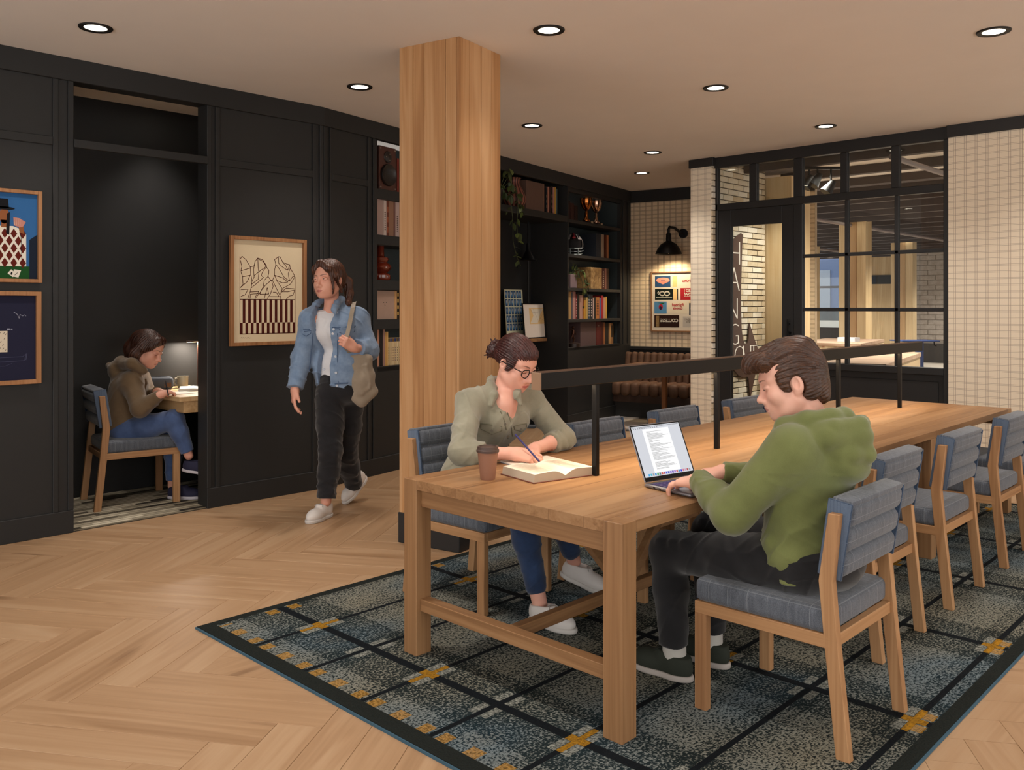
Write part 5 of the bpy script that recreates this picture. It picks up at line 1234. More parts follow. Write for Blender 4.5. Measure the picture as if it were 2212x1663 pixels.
def head(sd, O, R, s, female=True, lids=True):
    """adult head in its own frame: x right, y forward, z up, eye line at z = 0, chin -0.112, crown +0.115"""
    sd.local(O, R, s); w = .925 if female else 1.03
    sd.ell((0, -.014, .030), (.073*w, .094, .084), k=.02)
    sd.ell((0, .028, -.028), (.058*w, .062, .078), k=.03)
    sd.ell((0, .034, .045), (.060*w, .048, .050), k=.03)
    jw = .027 if female else .034; sd.cap((-jw, .030, -.080), (jw, .030, -.080), .023, .023, k=.035)
    sd.cap((-.054*w, -.002, -.055), (-.022, .058, -.094), .018, .016, k=.03); sd.cap((.054*w, -.002, -.055), (.022, .058, -.094), .018, .016, k=.03)
    sd.ell((0, .073, -.098), (.020 if female else .024, .018, .016), k=.022)
    for q in (-1, 1):
        sd.ell((q*.040*w, .058, -.030), (.024, .024, .022), k=.03)
        if female: sd.ell((q*.030, .050, -.058), (.024, .024, .026), k=.03)
        sd.cap((q*.012, .083 if not female else .081, .022), (q*.044, .068 if not female else .066, .022), .007 if female else .010, .006, k=.02)
        sd.ell((q*.031, .098, -.003), (.018, .016, .012), k=.016, mode='s')
        sd.ell((q*.031, .0745, -.001), (.0165, .0145, .0125), k=.006)
        if lids: sd.cap((q*.017, .086, .001), (q*.045, .079, .001), .0045, .004, k=.006)
        else:
            sd.path([(q*.016, .0835, .002), (q*.026, .0885, .0075), (q*.036, .0870, .0075), (q*.047, .0765, .001)], [.0032, .0042, .0042, .003], k=.004)
            sd.path([(q*.016, .0830, -.003), (q*.026, .0865, -.0085), (q*.036, .0850, -.0085), (q*.047, .0765, -.002)], [.002]*4, k=.008)
    sd.cap((0, .083, .012), (0, .103, -.034), .0075, .0105, k=.012); sd.ell((0, .108, -.038), (.0125, .0115, .0105), k=.01)
    for q in (-1, 1): sd.ell((q*.0125, .095, -.043), (.0085, .0105, .0085), k=.008); sd.ell((q*.0065, .103, -.050), (.004, .006, .004), k=.003, mode='s')
    sd.ell((0, .078, -.066), (.032, .020, .022), k=.02)
    sd.cap((-.019, .085, -.0685), (0, .0945, -.0655), .0042, .0058, k=.006); sd.cap((.019, .085, -.0685), (0, .0945, -.0655), .0042, .0058, k=.006)
    sd.cap((-.016, .086, -.0765), (.016, .086, -.0765), .0062, .0062, k=.007); sd.ell((0, .092, -.0765), (.010, .005, .0055), k=.007)
    sd.cap((-.021, .0915, -.0712), (.021, .0915, -.0712), .0016, .0016, k=.003, mode='s')
    for q in (-1, 1):
        Re = rot3('Y', q*-.12) @ rot3('Z', q*.35)
        sd.ell((q*.072*w, -.010, -.008), (.010, .019, .031), Re, k=.008); sd.ell((q*.070*w, -.006, -.036), (.007, .010, .011), k=.008)
        sd.ell((q*(.072*w+.0095), -.006, -.004), (.0095, .010, .019), Re, k=.003, mode='s')
    sd.local()
def face_paint(O, R, s):
    Rn, On = np.array(R), np.array(O, float)
    st = lambda v: np.clip(v, 0, 1)
    def lips(P):
        q = ((P-On) @ Rn)/s; ax = np.abs(q[:, 0])/.0205
        return st((.0088-.0062*ax**2-np.abs(q[:, 2]+.0712))/.0018)*(q[:, 1] > .078)*(ax < 1.15)
    def brows(P):
        q = ((P-On) @ Rn)/s; ax = np.abs(q[:, 0]); z0 = .0195+.0055*np.sin((ax-.012)/.034*2.2)
        return st((.0036-.0018*(ax-.012)/.034-np.abs(q[:, 2]-z0))/.0014)*st((ax-.009)/.004)*st((.049-ax)/.004)*(q[:, 1] > .05)
    return [('lips', lips), ('brows', brows)]
def eyes(O, R, s, parent, iris, open_=True, gaze=(0, 1, 0)):
    O = Vector(O); R = Matrix(R)
    for q in (-1, 1):
        c = O+R @ Vector((q*.031*s, .0765*s, -.0005*s)); e = MB().slot(0).ball(c, .0133*s, 20, 14)
        f = frame(R @ Vector(gaze)); e.slot(1)
        e.lathe([(0, .01345*s), (.0048*s, .0127*s), (.0066*s, .0118*s)], c, 18, Matrix((f.col[0], f.col[2]*-1, f.col[1])).transposed()); e.slot(2)
        e.lathe([(0, .01375*s), (.0028*s, .0134*s)], c, 14, Matrix((f.col[0], f.col[2]*-1, f.col[1])).transposed())
        e.build('eye', [flat('d8cdc6', .25, 0, .6, .01), flat(iris, .2, 0, .6), flat('0a0807', .1)], parent, world=True)
def lashes(O, R, s, parent, mat):
    O = Vector(O); R = Matrix(R)
    for q in (-1, 1):
        p = [O+R @ (Vector((q*(.031+dx), .0765+.0145*math.cos(dx*45)-.002*q*0, -.003-.004*math.cos(dx*60)))*s) for dx in (-.0135, -.008, 0, .008, .0145)]
        MB().tube(p, .0011*s, 6).build('eyelash', mat, parent, world=True)
def hand(sd, Wp, d, n, side, hs=.18, curl=(.3, .3, .3, .3), bend=None, thumb=(.5, .3), spread=.05, k=.006):
    """Wp wrist, d finger direction, n palm normal, side +1 when the thumb lies along d x n; curl per finger (radians per joint)"""
    d = Vector(d).normalized(); n = Vector(n); n = (n-d*n.dot(d)).normalized(); s = d.cross(n)*side; Wp = Vector(Wp); q = hs/.18; sd.local()
    P = lambda a, b, c: Wp+(d*a+s*b+n*c)*q
    sd.cap(P(-.02, 0, 0), P(.015, 0, 0), .024*q, .025*q, k=.02)
    for b in (-.026, -.009, .009, .026): sd.cap(P(.010, b*.7, 0), P(.082-abs(b-.004)*.25, b, -.002), .0155*q, .0118*q, k=.018)
    sd.cap(P(.02, .022, .010), P(.055, .030, .010), .016*q, .012*q, k=.02)
    L = ((.044, .026, .020), (.047, .029, .021), (.044, .027, .021), (.035, .020, .018)); R_ = (.0090, .0093, .0088, .0078)
    tips = []
    for i, b in enumerate((.028, .0095, -.0085, -.026)):
        p = P(.084-abs(b-.006)*.28, b, -.001); ang = 0.0; c = curl[i]; c = c if isinstance(c, (tuple, list)) else (c, c*1.1, c*.7)
        for j in range(3):
            ang += c[j]; v = d*math.cos(ang)+n*math.sin(ang)+s*(spread*(b/.026))*math.cos(ang); v.normalize(); e = p+v*(L[i][j]*q)
            sd.cap(p, e, R_[i]*q*(1-.08*j), R_[i]*q*(1-.08*(j+1)), k=.005); p = e
        tips.append(p)
    p = P(.030, .034, .010); ang, fold = thumb
    v = (d*math.cos(ang)+s*math.sin(ang)+n*fold).normalized(); e = p+v*(.036*q); sd.cap(p, e, .0125*q, .0105*q, k=.012)
    v2 = (v+n*fold*.5-s*.25).normalized(); e2 = e+v2*(.030*q); sd.cap(e, e2, .0105*q, .0085*q, k=.006); tips.append(e2)
    return tips
def shoe(parent, heel, toe, up=(0, 0, 1), mats=None, L=.275, ankle=None, name='shoe', laces=True):
    """low sneaker from heel to toe on its sole; parts: upper, sole, laces"""
    heel, toe = Vector(heel), Vector(toe); f = (toe-heel).normalized(); R = frame(f, up); O = heel+f*(L/2)
    sd = SDF().local(O, R, L/.275)
    sd.ell((0, .055, .035), (.046, .078, .038), k=.03); sd.ell((0, -.075, .045), (.036, .058, .050), k=.03); sd.cap((0, -.06, .05), (0, .06, .04), .040, .036, k=.03)
    sd.cap((0, -.085, .085), (0, -.02, .085), .031, .034, k=.03); sd.cut((0, 0, .098), (0, -.12, 1)); sd.ell((0, -.05, .12), (.029, .046, .06), k=.006, mode='s'); sd.cut((0, 0, .012), (0, 0, -1))
    up_ = sdf_obj(name, sd.local(), mats[0], parent, .005)
    so = SDF().local(O, R, L/.275)
    so.ell((0, .055, .012), (.050, .088, .05), k=.02); so.ell((0, -.07, .012), (.041, .066, .05), k=.02); so.cap((0, -.06, .01), (0, .05, .01), .042, .046, k=.02); so.cut((0, 0, .022), (0, 0, 1), k=.004); so.cut((0, 0, .0), (0, 0, -1), k=.004)
    sdf_obj('sole', so.local(), mats[1], up_, .005)
    if laces:
        b = MB(); T = lambda x, y, z: O+R @ (Vector((x, y, z))*(L/.275))
        for j in range(4):
            y = .0+j*.019; z = .092-j*.0095
            b.tube([T(-.022, y, z-.008), T(0, y+.004, z), T(.022, y, z-.008)], .0028, 6)
        b.tube([T(0, -.01, .098), T(.02, .0, .10), T(.032, .012, .09)], .0022, 6); b.tube([T(0, -.01, .098), T(-.02, .0, .10), T(-.03, .014, .088)], .0022, 6)
        b.build('laces', mats[2], up_, world=True)
    return up_
# ================================================================ people
V3 = Vector
def mixv(a, b, t): return V3(a)+(V3(b)-V3(a))*t
def person(label, loc): return thing('person', label, 'person', loc)
M_white_rub = flat('c9c4c0', .6, 0, .4); M_lace = flat('a9a5a2', .8)
SHOE_W = (flat('d6d1cd', .55, 0, .4, .03), flat('c6c2be', .6), M_lace)
def arm(sd, sh_, el, wr, r=(.052, .042, .036, .027), k=.03): sd.path([sh_, el, mixv(el, wr, .35), wr], [r[0], r[1], r[2], r[3]], k)
def leg(sd, hp, kn, an, r=(.085, .055, .055, .036), k=.03): sd.path([hp, kn, mixv(kn, an, .3), an], [r[0], r[1], r[2], r[3]], k)
# ---------------------------------------------------------------- man in the green hoodie
def man():
    t = person('person in a green hoodie and black jeans typing on the open laptop', (2.96, 1.42, .012))
    skin = skin_mat('skin_fair_man', 'e2b09c', 'd08c7a', 'b56f66', '4a3022')
    hipL, hipR = V3((2.87, 1.37, .555)), V3((3.05, 1.37, .555)); knL, knR = V3((2.855, 1.905, .505)), V3((3.085, 1.86, .545)); anL, anR = V3((2.885, 1.90, .10)), V3((3.09, 1.86, .10))
    shL, shR = V3((2.80, 1.375, .965)), V3((3.135, 1.385, .965)); elL, elR = V3((2.70, 1.545, .735)), V3((3.195, 1.60, .76)); wrL, wrR = V3((2.80, 1.735, .805)), V3((3.035, 1.765, .805))
    nk = V3((2.965, 1.375, 1.03)); HO = V3((2.958, 1.455, 1.185)); HR = frame(camv(-.97, .20, -.28)); hs = 1.12
    sd = SDF()
    sd.ell((2.96, 1.36, .59), (.16, .115, .10), k=.03); sd.ell((2.96, 1.37, .76), (.145, .105, .16), k=.05); sd.ell((2.965, 1.37, .92), (.165, .11, .13), k=.05); sd.cap(shL, shR, .055, k=.05)
    sd.cap(nk-V3((0, .01, .04)), HO+HR @ V3((0, -.022, -.05)), .062, .056, k=.03)
    arm(sd, shL, elL, wrL); arm(sd, shR, elR, wrR); leg(sd, hipL, knL, anL); leg(sd, hipR, knR, anR)
    head(sd, HO, HR, hs, False)
    dL, dR = V3((.10, .97, -.16)), V3((-.28, .95, -.12))
    hand(sd, wrL, dL, (0.1, -.1, -1), -1, .19, ((.25, .75, .5), (.2, .7, .5), (.2, .65, .5), (.25, .65, .5)), thumb=(.45, .35)); hand(sd, wrR, dR, (0, -.1, -1), 1, .19, ((.35, .7, .5), (.3, .7, .5), (.3, .65, .5), (.3, .6, .5)), thumb=(.5, .4))
    sdf_obj('body', sd, skin, t, .0065, [(HO, .19, 1), (wrL+dL*.09, .13, 1), (wrR+dR*.09, .13, 1), (HO+HR @ V3((0, .06, -.02)), .11, 1)], face_paint(HO, HR, hs))
    lashes(HO, HR, hs, t, flat('3a251a', .8))
    # hoodie
    M = cloth_mat('olive_fleece', '5c6238', '737a4a', 500, 7)
    h = SDF(); Rl = rot3('X', .10)
    h.ell((2.96, 1.395, .585), (.205, .140, .13), k=.05); h.ell((2.96, 1.39, .72), (.190, .140, .16), k=.06); h.ell((2.965, 1.375, .89), (.20, .140, .17), k=.06)
    h.cap(shL+V3((.01, 0, -.01)), shR-V3((.01, 0, .01)), .082, .082, k=.06); h.ell((2.965, 1.36, 1.0), (.10, .09, .07), k=.05)
    for a, e, w in ((shL, elL, wrL), (shR, elR, wrR)):
        h.path([a, e, mixv(e, w, .5), mixv(e, w, .98)], [.083, .068, .055, .042], k=.035)
        h.cap(mixv(e, w, .86), mixv(e, w, 1.03), .040, .039, k=.01)
    d = (wrL-elL).normalized(); h.cut(wrL+d*.012, d, lo=wrL-V3((.07,)*3), hi=wrL+V3((.07,)*3)); d = (wrR-elR).normalized(); h.cut(wrR+d*.012, d, lo=wrR-V3((.07,)*3), hi=wrR+V3((.07,)*3))
    h.ell((2.96, 1.395, .515), (.205, .140, .028), k=.02); h.cut((2.96, 1.36, .487), (0, .12, -1)); h.cut((2.96, 1.475, .60), (0, .75, -.66), lo=(2.76, 1.40, .44), hi=(3.16, 1.62, .66))
    # hood: collar roll and the folded hood behind the neck
    ring = [(2.915, 1.485, .99), (2.865, 1.43, 1.03), (2.868, 1.35, 1.055), (2.915, 1.285, 1.065), (2.975, 1.27, 1.065), (3.04, 1.30, 1.055), (3.07, 1.37, 1.04), (3.055, 1.44, 1.02), (3.01, 1.485, .99)]
    h.path(ring, [.026, .034, .036, .036, .036, .036, .036, .034, .026], k=.018)
    h.path([(2.845, 1.37, 1.0), (2.865, 1.275, 1.01), (2.955, 1.215, 1.01), (3.06, 1.255, 1.0), (3.095, 1.36, .995)], [.035, .046, .05, .046, .035], k=.02)
    h.ell((2.965, 1.235, .935), (.105, .055, .090), rot3('X', -.12), k=.035)
    h.path([(2.850, 1.43, 1.0), (2.842, 1.35, 1.025), (2.870, 1.255, 1.045), (2.955, 1.205, 1.05), (3.045, 1.235, 1.045), (3.09, 1.33, 1.025), (3.08, 1.42, 1.0)], [.016, .022, .026, .028, .026, .022, .016], k=.012)
    h.path([(2.862, 1.27, .965), (2.90, 1.205, .955), (2.965, 1.182, .95), (3.035, 1.21, .955)], [.012, .020, .024, .018], k=.022)
    h.ell(HO+HR @ V3((0, -.02, -.09)), (.068, .07, .11), k=.012, mode='s')
    for a, e in ((elL, wrL), (elR, wrR)):                                  # sleeve creases round the elbow
        for f_ in (-.25, -.12, .05, .18, .32, .46):
            p = mixv(a, e, f_); q = (e-a).normalized(); s_ = q.orthogonal().normalized()
            h.cap(p+s_*.052+q.cross(s_)*.02, p-s_*.03+q.cross(s_)*.052+q*.03, .010, .006, k=.022)
    for (a, b_, r_) in (((2.79, 1.36, .60), (2.88, 1.275, .66), .014), ((2.79, 1.38, .68), (2.86, 1.262, .78), .012), ((3.0, 1.262, .58), (2.86, 1.268, .62), .014), ((3.02, 1.258, .70), (2.90, 1.252, .75), .012), ((2.785, 1.45, .64), (2.84, 1.50, .58), .014)):
        h.cap(a, b_, r_, r_*.6, k=.03)
    h.warp(folds(.011, 24, [(.5, .6, .6), (.3, -.2, 1)], 3), hi=(4, 4, .86))
    o = sdf_obj('hoodie', h, M, t, .0065)
    b = MB()                                                              # shoulder seam and hem line
    seam = [shL+V3((.05*math.cos(a)+.0, .084*math.cos(a*1)*.4+.082*math.sin(a), .083*math.cos(a))) for a in ()]
    # jeans, socks, shoes
    Mj = cloth_mat('black_denim', '121214', '222225', 700, 12)
    j = SDF(); j.ell((2.96, 1.345, .555), (.19, .145, .10), k=.04)
    for a, e, w in ((hipL, knL, anL), (hipR, knR, anR)):
        j.path([a, mixv(a, e, .5), e, mixv(e, w, .35), mixv(e, w, .93)], [.108, .092, .072, .066, .056], k=.03)
        for f_ in (.12, .22, .8, .9, 1.0): j.cap(mixv(a, e, f_)+V3((-.06, 0, .05)), mixv(a, e, f_+.08)+V3((.05, 0, .06)), .014, .01, k=.03)
        j.cut(mixv(e, w, .90), w-e, lo=w-V3((.12,)*3), hi=w+V3((.12,)*3))
    j.cut((0, 0, .462), (0, 0, -1), lo=(2.7, 1.15, .3), hi=(3.25, 1.62, .6)); j.warp(folds(.007, 30, [(.1, 1, .5), (.2, .3, 1)], 5))
    sdf_obj('jeans', j, Mj, t, .0065)
    sk = flat('b9b6b0', .9)
    for a, hx in ((anL, 2.885), (anR, 3.09)): MB().lathe([(.044, -.05), (.046, 0), (.045, .06)], a, 20).build('sock', sk, t, world=True)
    Mg = (flat('2f332c', .8, 0, .2), flat('aaa29c', .7), flat('1d201c', .8))
    shoe(t, (2.885, 1.815, .012), (2.880, 2.09, .012), mats=Mg, L=.285); shoe(t, (3.09, 1.775, .012), (3.105, 2.05, .012), mats=Mg, L=.285)
    # hair
    Mh = hair_mat('brown_hair', '1f120b', '3d2417', '6a442c', (70, 70, 240))
    g = SDF().local(HO, HR, hs)
    g.ell((0, -.022, .038), (.081, .098, .088), k=.02); g.ell((0, .045, .088), (.062, .060, .036), rot3('X', -.1), k=.03); g.path([(-.05, .07, .080), (.0, .098, .085), (.05, .078, .080)], [.026, .030, .026], k=.02); g.ell((.01, .10, .072), (.048, .034, .024), k=.02); g.ell((0, -.02, .10), (.066, .075, .034), k=.03)
    g.ell((0, -.075, -.02), (.062, .040, .075), k=.03); g.cap((-.025, -.080, -.070), (.025, -.080, -.070), .016, .016, k=.02)
    for q in (-1, 1): g.ell((q*.068, .018, .012), (.016, .030, .040), k=.02); g.ell((q*.066, -.045, -.02), (.018, .035, .05), k=.02)
    for q in (-1, 1): g.ell((q*.085, -.008, -.014), (.026, .024, .032), k=.008, mode='s')
    g.ell((0, .094, -.03), (.062, .065, .088), k=.012, mode='s'); g.ell((0, .03, -.10), (.075, .075, .06), k=.012, mode='s'); g.local()
    Rn, On = np.array(HR), np.array(HO)
    def strands(P):
        q = (P-On) @ Rn/hs; a = np.arctan2(q[:, 0], q[:, 2]+.02); u = q[:, 1]
        return -(.0020*np.sin(40*a+36*u+2.2*np.sin(30*u+3*a))+.0012*np.sin(97*a-40*u+1.5*np.sin(50*u)))*np.where(q[:, 2] < .02, .45, 1.0)
    g.warp(strands); g.ops = [o for o in g.ops if o[4] != 's']+[o for o in g.ops if o[4] == 's']; sdf_obj('hair', g, Mh, t, .005, [(HO, .3, 1)])
man()
# ---------------------------------------------------------------- woman in the sage shirt
def reader():
    t = person('person in a sage shirt, black glasses and blue jeans writing at the table', (3.06, 3.2, .012))
    skin = skin_mat('skin_fair_reader', 'e3ad99', 'd48d7c', 'b45c58', '3f2219')
    hipR, hipL = V3((2.97, 3.25, .555)), V3((3.15, 3.25, .555)); knR, knL = V3((2.935, 2.78, .53)), V3((3.20, 2.80, .52)); anR, anL = V3((2.95, 2.665, .10)), V3((3.355, 2.80, .18))
    shR, shL = V3((2.895, 3.075, .985)), V3((3.265, 3.02, .985)); elR, elL = V3((2.715, 2.93, .785)), V3((3.33, 2.85, .790)); wrR, wrL = V3((2.865, 2.745, .782)), V3((3.06, 2.80, .775))
    nk = V3((3.085, 3.03, 1.03)); HO = V3((3.10, 2.955, 1.180)); HR = frame(camv(.66, -.62, -.44)); hs = 1.10
    sd = SDF()
    sd.ell((3.06, 3.25, .59), (.155, .11, .10), k=.03); sd.ell((3.065, 3.18, .74), (.115, .095, .15), k=.05); sd.ell((3.075, 3.09, .90), (.135, .105, .12), k=.05); sd.cap(shR, shL, .048, k=.05)
    sd.cap(nk-V3((0, -.01, .05)), HO+HR @ V3((0, -.03, -.045)), .054, .047, k=.035)
    arm(sd, shR, elR, wrR, (.045, .038, .036, .025)); arm(sd, shL, elL, wrL, (.045, .038, .036, .025)); leg(sd, hipR, knR, anR, (.085, .055, .05, .034)); leg(sd, hipL, knL, anL, (.085, .055, .05, .034))
    head(sd, HO, HR, hs, True)
    dR = V3((.52, -.82, -.12)); dL = V3((-.80, -.55, -.12))
    tips = hand(sd, wrR, dR, (.5, .35, -.8), 1, .178, ((.5, .85, .4), (.6, .9, .5), (.7, 1.0, .6), (.8, 1.0, .6)), thumb=(.35, .55))
    hand(sd, wrL, dL, (0, 0, -1), -1, .175, ((.2, .3, .3), (.25, .35, .3), (.3, .4, .3), (.4, .5, .4)), thumb=(.5, .2))
    CHD = camv(.12, -.98, 0); sd.local(); sd.path([nk+CHD*.02+V3((0, 0, .0)), nk+CHD*.060+V3((0, 0, -.05)), nk+CHD*.060+V3((0, 0, -.12))], [.052, .056, .050], k=.03)
    sdf_obj('body', sd, skin, t, .0065, [(HO, .19, 1), (wrR+dR*.09, .12, 1), (wrL+dL*.09, .12, 1), (HO+HR @ V3((0, .06, -.02)), .11, 1)], face_paint(HO, HR, hs))
    lashes(HO, HR, hs, t, flat('2a1a14', .8))
    M = cloth_mat('sage_twill', '7d7a68', '9b9784', 600, 10)
    h = SDF()
    h.ell((3.06, 3.235, .60), (.175, .135, .13), k=.05); h.ell((3.065, 3.175, .74), (.150, .128, .16), k=.06); h.ell((3.075, 3.075, .895), (.165, .130, .14), k=.06)
    for q in (-.062, .066): h.ell((3.075+q, 2.985, .895), (.062, .052, .062), k=.05)
    h.cap(shR+V3((.02, 0, -.005)), shL-V3((.02, 0, .005)), .066, .066, k=.06); h.cap(shR, nk, .05, .055, k=.05); h.cap(shL, nk, .05, .055, k=.05)
    for a, e, w, end in ((shR, elR, wrR, .42), (shL, elL, wrL, .42)):
        h.path([a, e, mixv(e, w, end)], [.066, .057, .050], k=.035)
        h.cap(mixv(e, w, end-.16), mixv(e, w, end+.02), .054, .052, k=.008); d = (w-e).normalized(); p = mixv(e, w, end+.03)
        h.cut(p, d, lo=p-V3((.07,)*3), hi=p+V3((.07,)*3))
        for f_ in (-.9, -.6, -.35, -.15, .08, .22):
            p = mixv(a, e, 1+f_) if f_ < 0 else mixv(e, w, f_); q = ((e-a) if f_ < 0 else (w-e)).normalized(); s_ = q.orthogonal().normalized()
            h.cap(p+s_*.05+q.cross(s_)*.015, p-s_*.02+q.cross(s_)*.055+q*.03, .011, .007, k=.024)
    h.cut((3.06, 3.2, .475), (0, 0, -1))
    f = CHD; f2 = V3((f.x, f.y, 0)); r_ = V3((-f2.y, f2.x, 0))*-1                  # chest direction
    h.ell(nk+V3((0, -.01, .045)), (.062, .066, .075), k=.012, mode='s')
    vee = [nk+f2*.105+V3((0, 0, .03)), nk+f2*.135+V3((0, 0, -.035)), nk+f2*.160+V3((0, 0, -.085))]
    h.path(vee, [.056, .036, .010], k=.008, mode='s')
    # collar wings, placket, pockets
    r2 = V3((f2.y, -f2.x, 0))
    for q in (-1, 1): h.path([nk+f2*a_+r2*(q*b_)+V3((0, 0, c_)) for a_, b_, c_ in ((-.06, .0, .06), (-.02, .062, .055), (.045, .070, .035), (.105, .056, -.005), (.125, .072, -.050))], [.020, .021, .022, .020, .010], k=.010)
    h.warp(folds(.012, 30, [(.6, .3, .7), (-.5, .5, .6)], 11))
    sh_o = sdf_obj('shirt', h, M, t, .006)
    def onshirt(px, py, Y0=4.15):                                          # walk the sight line until it meets the shirt
        P = np.array([at(px, py, Y0-.25+k*.004) for k in range(160)]); dd = h.eval(P); i = int(np.argmax(dd < .002)); return V3(P[i])
    seam = flat('6b6856', .9); btn = flat('5a5345', .4)
    def stitched(pts, r, nm, m):
        b = MB(); b.tube([onshirt(*p) for p in pts], r, 6); b.build(nm, m, sh_o, world=True)
    stitched([(1081, 888), (1088, 905), (1093, 925), (1097, 945), (1099, 962)], .003, 'placket', seam)
    stitched([(1095, 888), (1101, 905), (1105, 925), (1107, 942)], .003, 'placket', seam)
    for pts in ([(1038, 915), (1060, 917), (1084, 921), (1084, 930), (1062, 938), (1039, 926), (1038, 915)], [(1110, 921), (1124, 917), (1137, 915), (1137, 923), (1127, 932), (1112, 928), (1110, 921)]): stitched(pts, .0028, 'pocket_flap', seam)
    for p in ((1062, 930), (1125, 927), (1091, 916), (1098, 942)):
        q = onshirt(*p); MB().cyl(q-camv(0, .004, 0), q+camv(0, .003, 0), .0065, n=12).build('button', btn, sh_o, world=True)
    Mj = cloth_mat('blue_denim_reader', '1c2a44', '2f4468', 700, 14)
    j = SDF(); j.ell((3.06, 3.245, .56), (.175, .135, .10), k=.04)
    for a, e, w in ((hipR, knR, anR), (hipL, knL, anL)):
        j.path([a, mixv(a, e, .5), e, mixv(e, w, .35), mixv(e, w, .86)], [.10, .085, .068, .062, .046], k=.03); j.cut(mixv(e, w, .80), w-e, lo=w-V3((.16,)*3), hi=w+V3((.16,)*3))
        j.cap(mixv(e, w, .74), mixv(e, w, .82), .050, .049, k=.006)
    j.cut((0, 0, .468), (0, 0, -1), lo=(2.8, 2.95, .3), hi=(3.35, 3.45, .6)); j.warp(folds(.006, 34, [(.1, 1, .5), (.2, .3, 1)], 7)); sdf_obj('jeans', j, Mj, t, .006)
    shoe(t, (2.945, 2.725, .012), (2.957, 2.46, .012), mats=SHOE_W, L=.265); shoe(t, (3.33, 2.875, .105), (3.43, 2.62, .02), up=(0, 0, 1), mats=SHOE_W, L=.265)
    Mh = hair_mat('auburn_hair', '1f0d0c', '3a1a18', '5e302a', (60, 60, 60))
    g = SDF().local(HO, HR, hs)
    g.ell((0, -.020, .034), (.077, .098, .088), k=.02); g.ell((0, -.085, .005), (.05, .03, .05), k=.03); g.ell((0, .034, .058), (.061, .053, .046), k=.02)
    for q in (-1, 1): g.ell((q*.066, .005, .010), (.014, .040, .045), k=.02)
    for q in (-1, 1): g.ell((q*.086, -.008, -.014), (.026, .023, .034), k=.008, mode='s')
    g.ell((0, .104, -.030), (.056, .066, .084), k=.008, mode='s'); g.ell((0, .055, -.10), (.078, .080, .07), k=.012, mode='s'); g.ell((0, -.06, -.10), (.06, .07, .06), k=.015, mode='s')
    bun = (0.0, -.135, -.012); g.ell(bun, (.036, .034, .036), k=.01)
    for i in range(9):
        a = i*.7; g.path([(.030*math.cos(a), -.135+.018*math.sin(a*1.7), -.012+.030*math.sin(a)), (.036*math.cos(a+.9), -.150, -.012+.036*math.sin(a+.9)), (.03*math.cos(a+1.8), -.155, -.012+.03*math.sin(a+1.8))], [.009, .008, .006], k=.006)
    for e_ in ((.02, -.175, .03), (-.01, -.18, -.04), (.03, -.165, -.055), (-.03, -.17, .02), (.0, -.17, -.07), (.01, -.165, .05)): g.path([bun, tuple(bun[i]+(e_[i]-bun[i])*.6+.004 for i in range(3)), e_], [.012, .005, .0022], k=.006)
    g.local(); Rn, On = np.array(HR), np.array(HO)
    def strands(P):
        q = (P-On) @ Rn/hs; a = np.arctan2(q[:, 0], q[:, 2]+.01); r = np.sqrt(q[:, 0]**2+(q[:, 2]+.012)**2); a2 = np.where(q[:, 1] < -.095, a*1.0, a)
        return -(.0024*np.sin(58*a2+1.3*np.sin(22*q[:, 1]))+.0014*np.sin(131*a2+2*np.sin(31*q[:, 1])))
    g.warp(strands); g.ops = [o for o in g.ops if o[4] != 's']+[o for o in g.ops if o[4] == 's']; sdf_obj('hair', g, Mh, t, .005, [(HO, .3, 1)])
    # glasses
    b = MB(); T = lambda x, y, z: HO+HR @ (V3((x, y, z))*hs)
    for q in (-1, 1):
        b.tube([T(q*(.033+.0225*math.cos(a*math.pi/12)), .104-.012*abs(math.cos(a*math.pi/12))*.5-(.012 if q*math.cos(a*math.pi/12)*q > .5 else 0)*.3, -.004+.0195*math.sin(a*math.pi/12)) for a in range(24)], .0024, 8, closed=True)
        b.tube([T(q*.0565, .094, .004), T(q*.070, .075, .005), T(q*.078, .03, .004), T(q*.080, -.010, .002), T(q*.077, -.025, -.012)], .0024, 8)
    b.tube([T(-.011, .104, .002), T(0, .109, .004), T(.011, .104, .002)], .0022, 8); gl_ = b.build('glasses', M_black, t, world=True)
    MB().tube([T(.0805, -.005, .001), T(.078, .02, .003)], .0022, 6).build('temple_tip', M_black, gl_, world=True)
    # pen
    tip = on_z(1168, 1000, TZ+.012); top = at(1113, 938, (tip.x*CA+tip.y*SA)+.03); d = (top-tip).normalized()
    pn = MB().cyl(tip+d*.012, top, .0045, .0045, 12).cyl(tip, tip+d*.012, .001, .0042, 12); tag(pn.build('pen', flat('2a2a6a', .35, 0, .5), origin=tuple(tip)), 'dark blue pen held by the person in the sage shirt', 'pen')
reader()
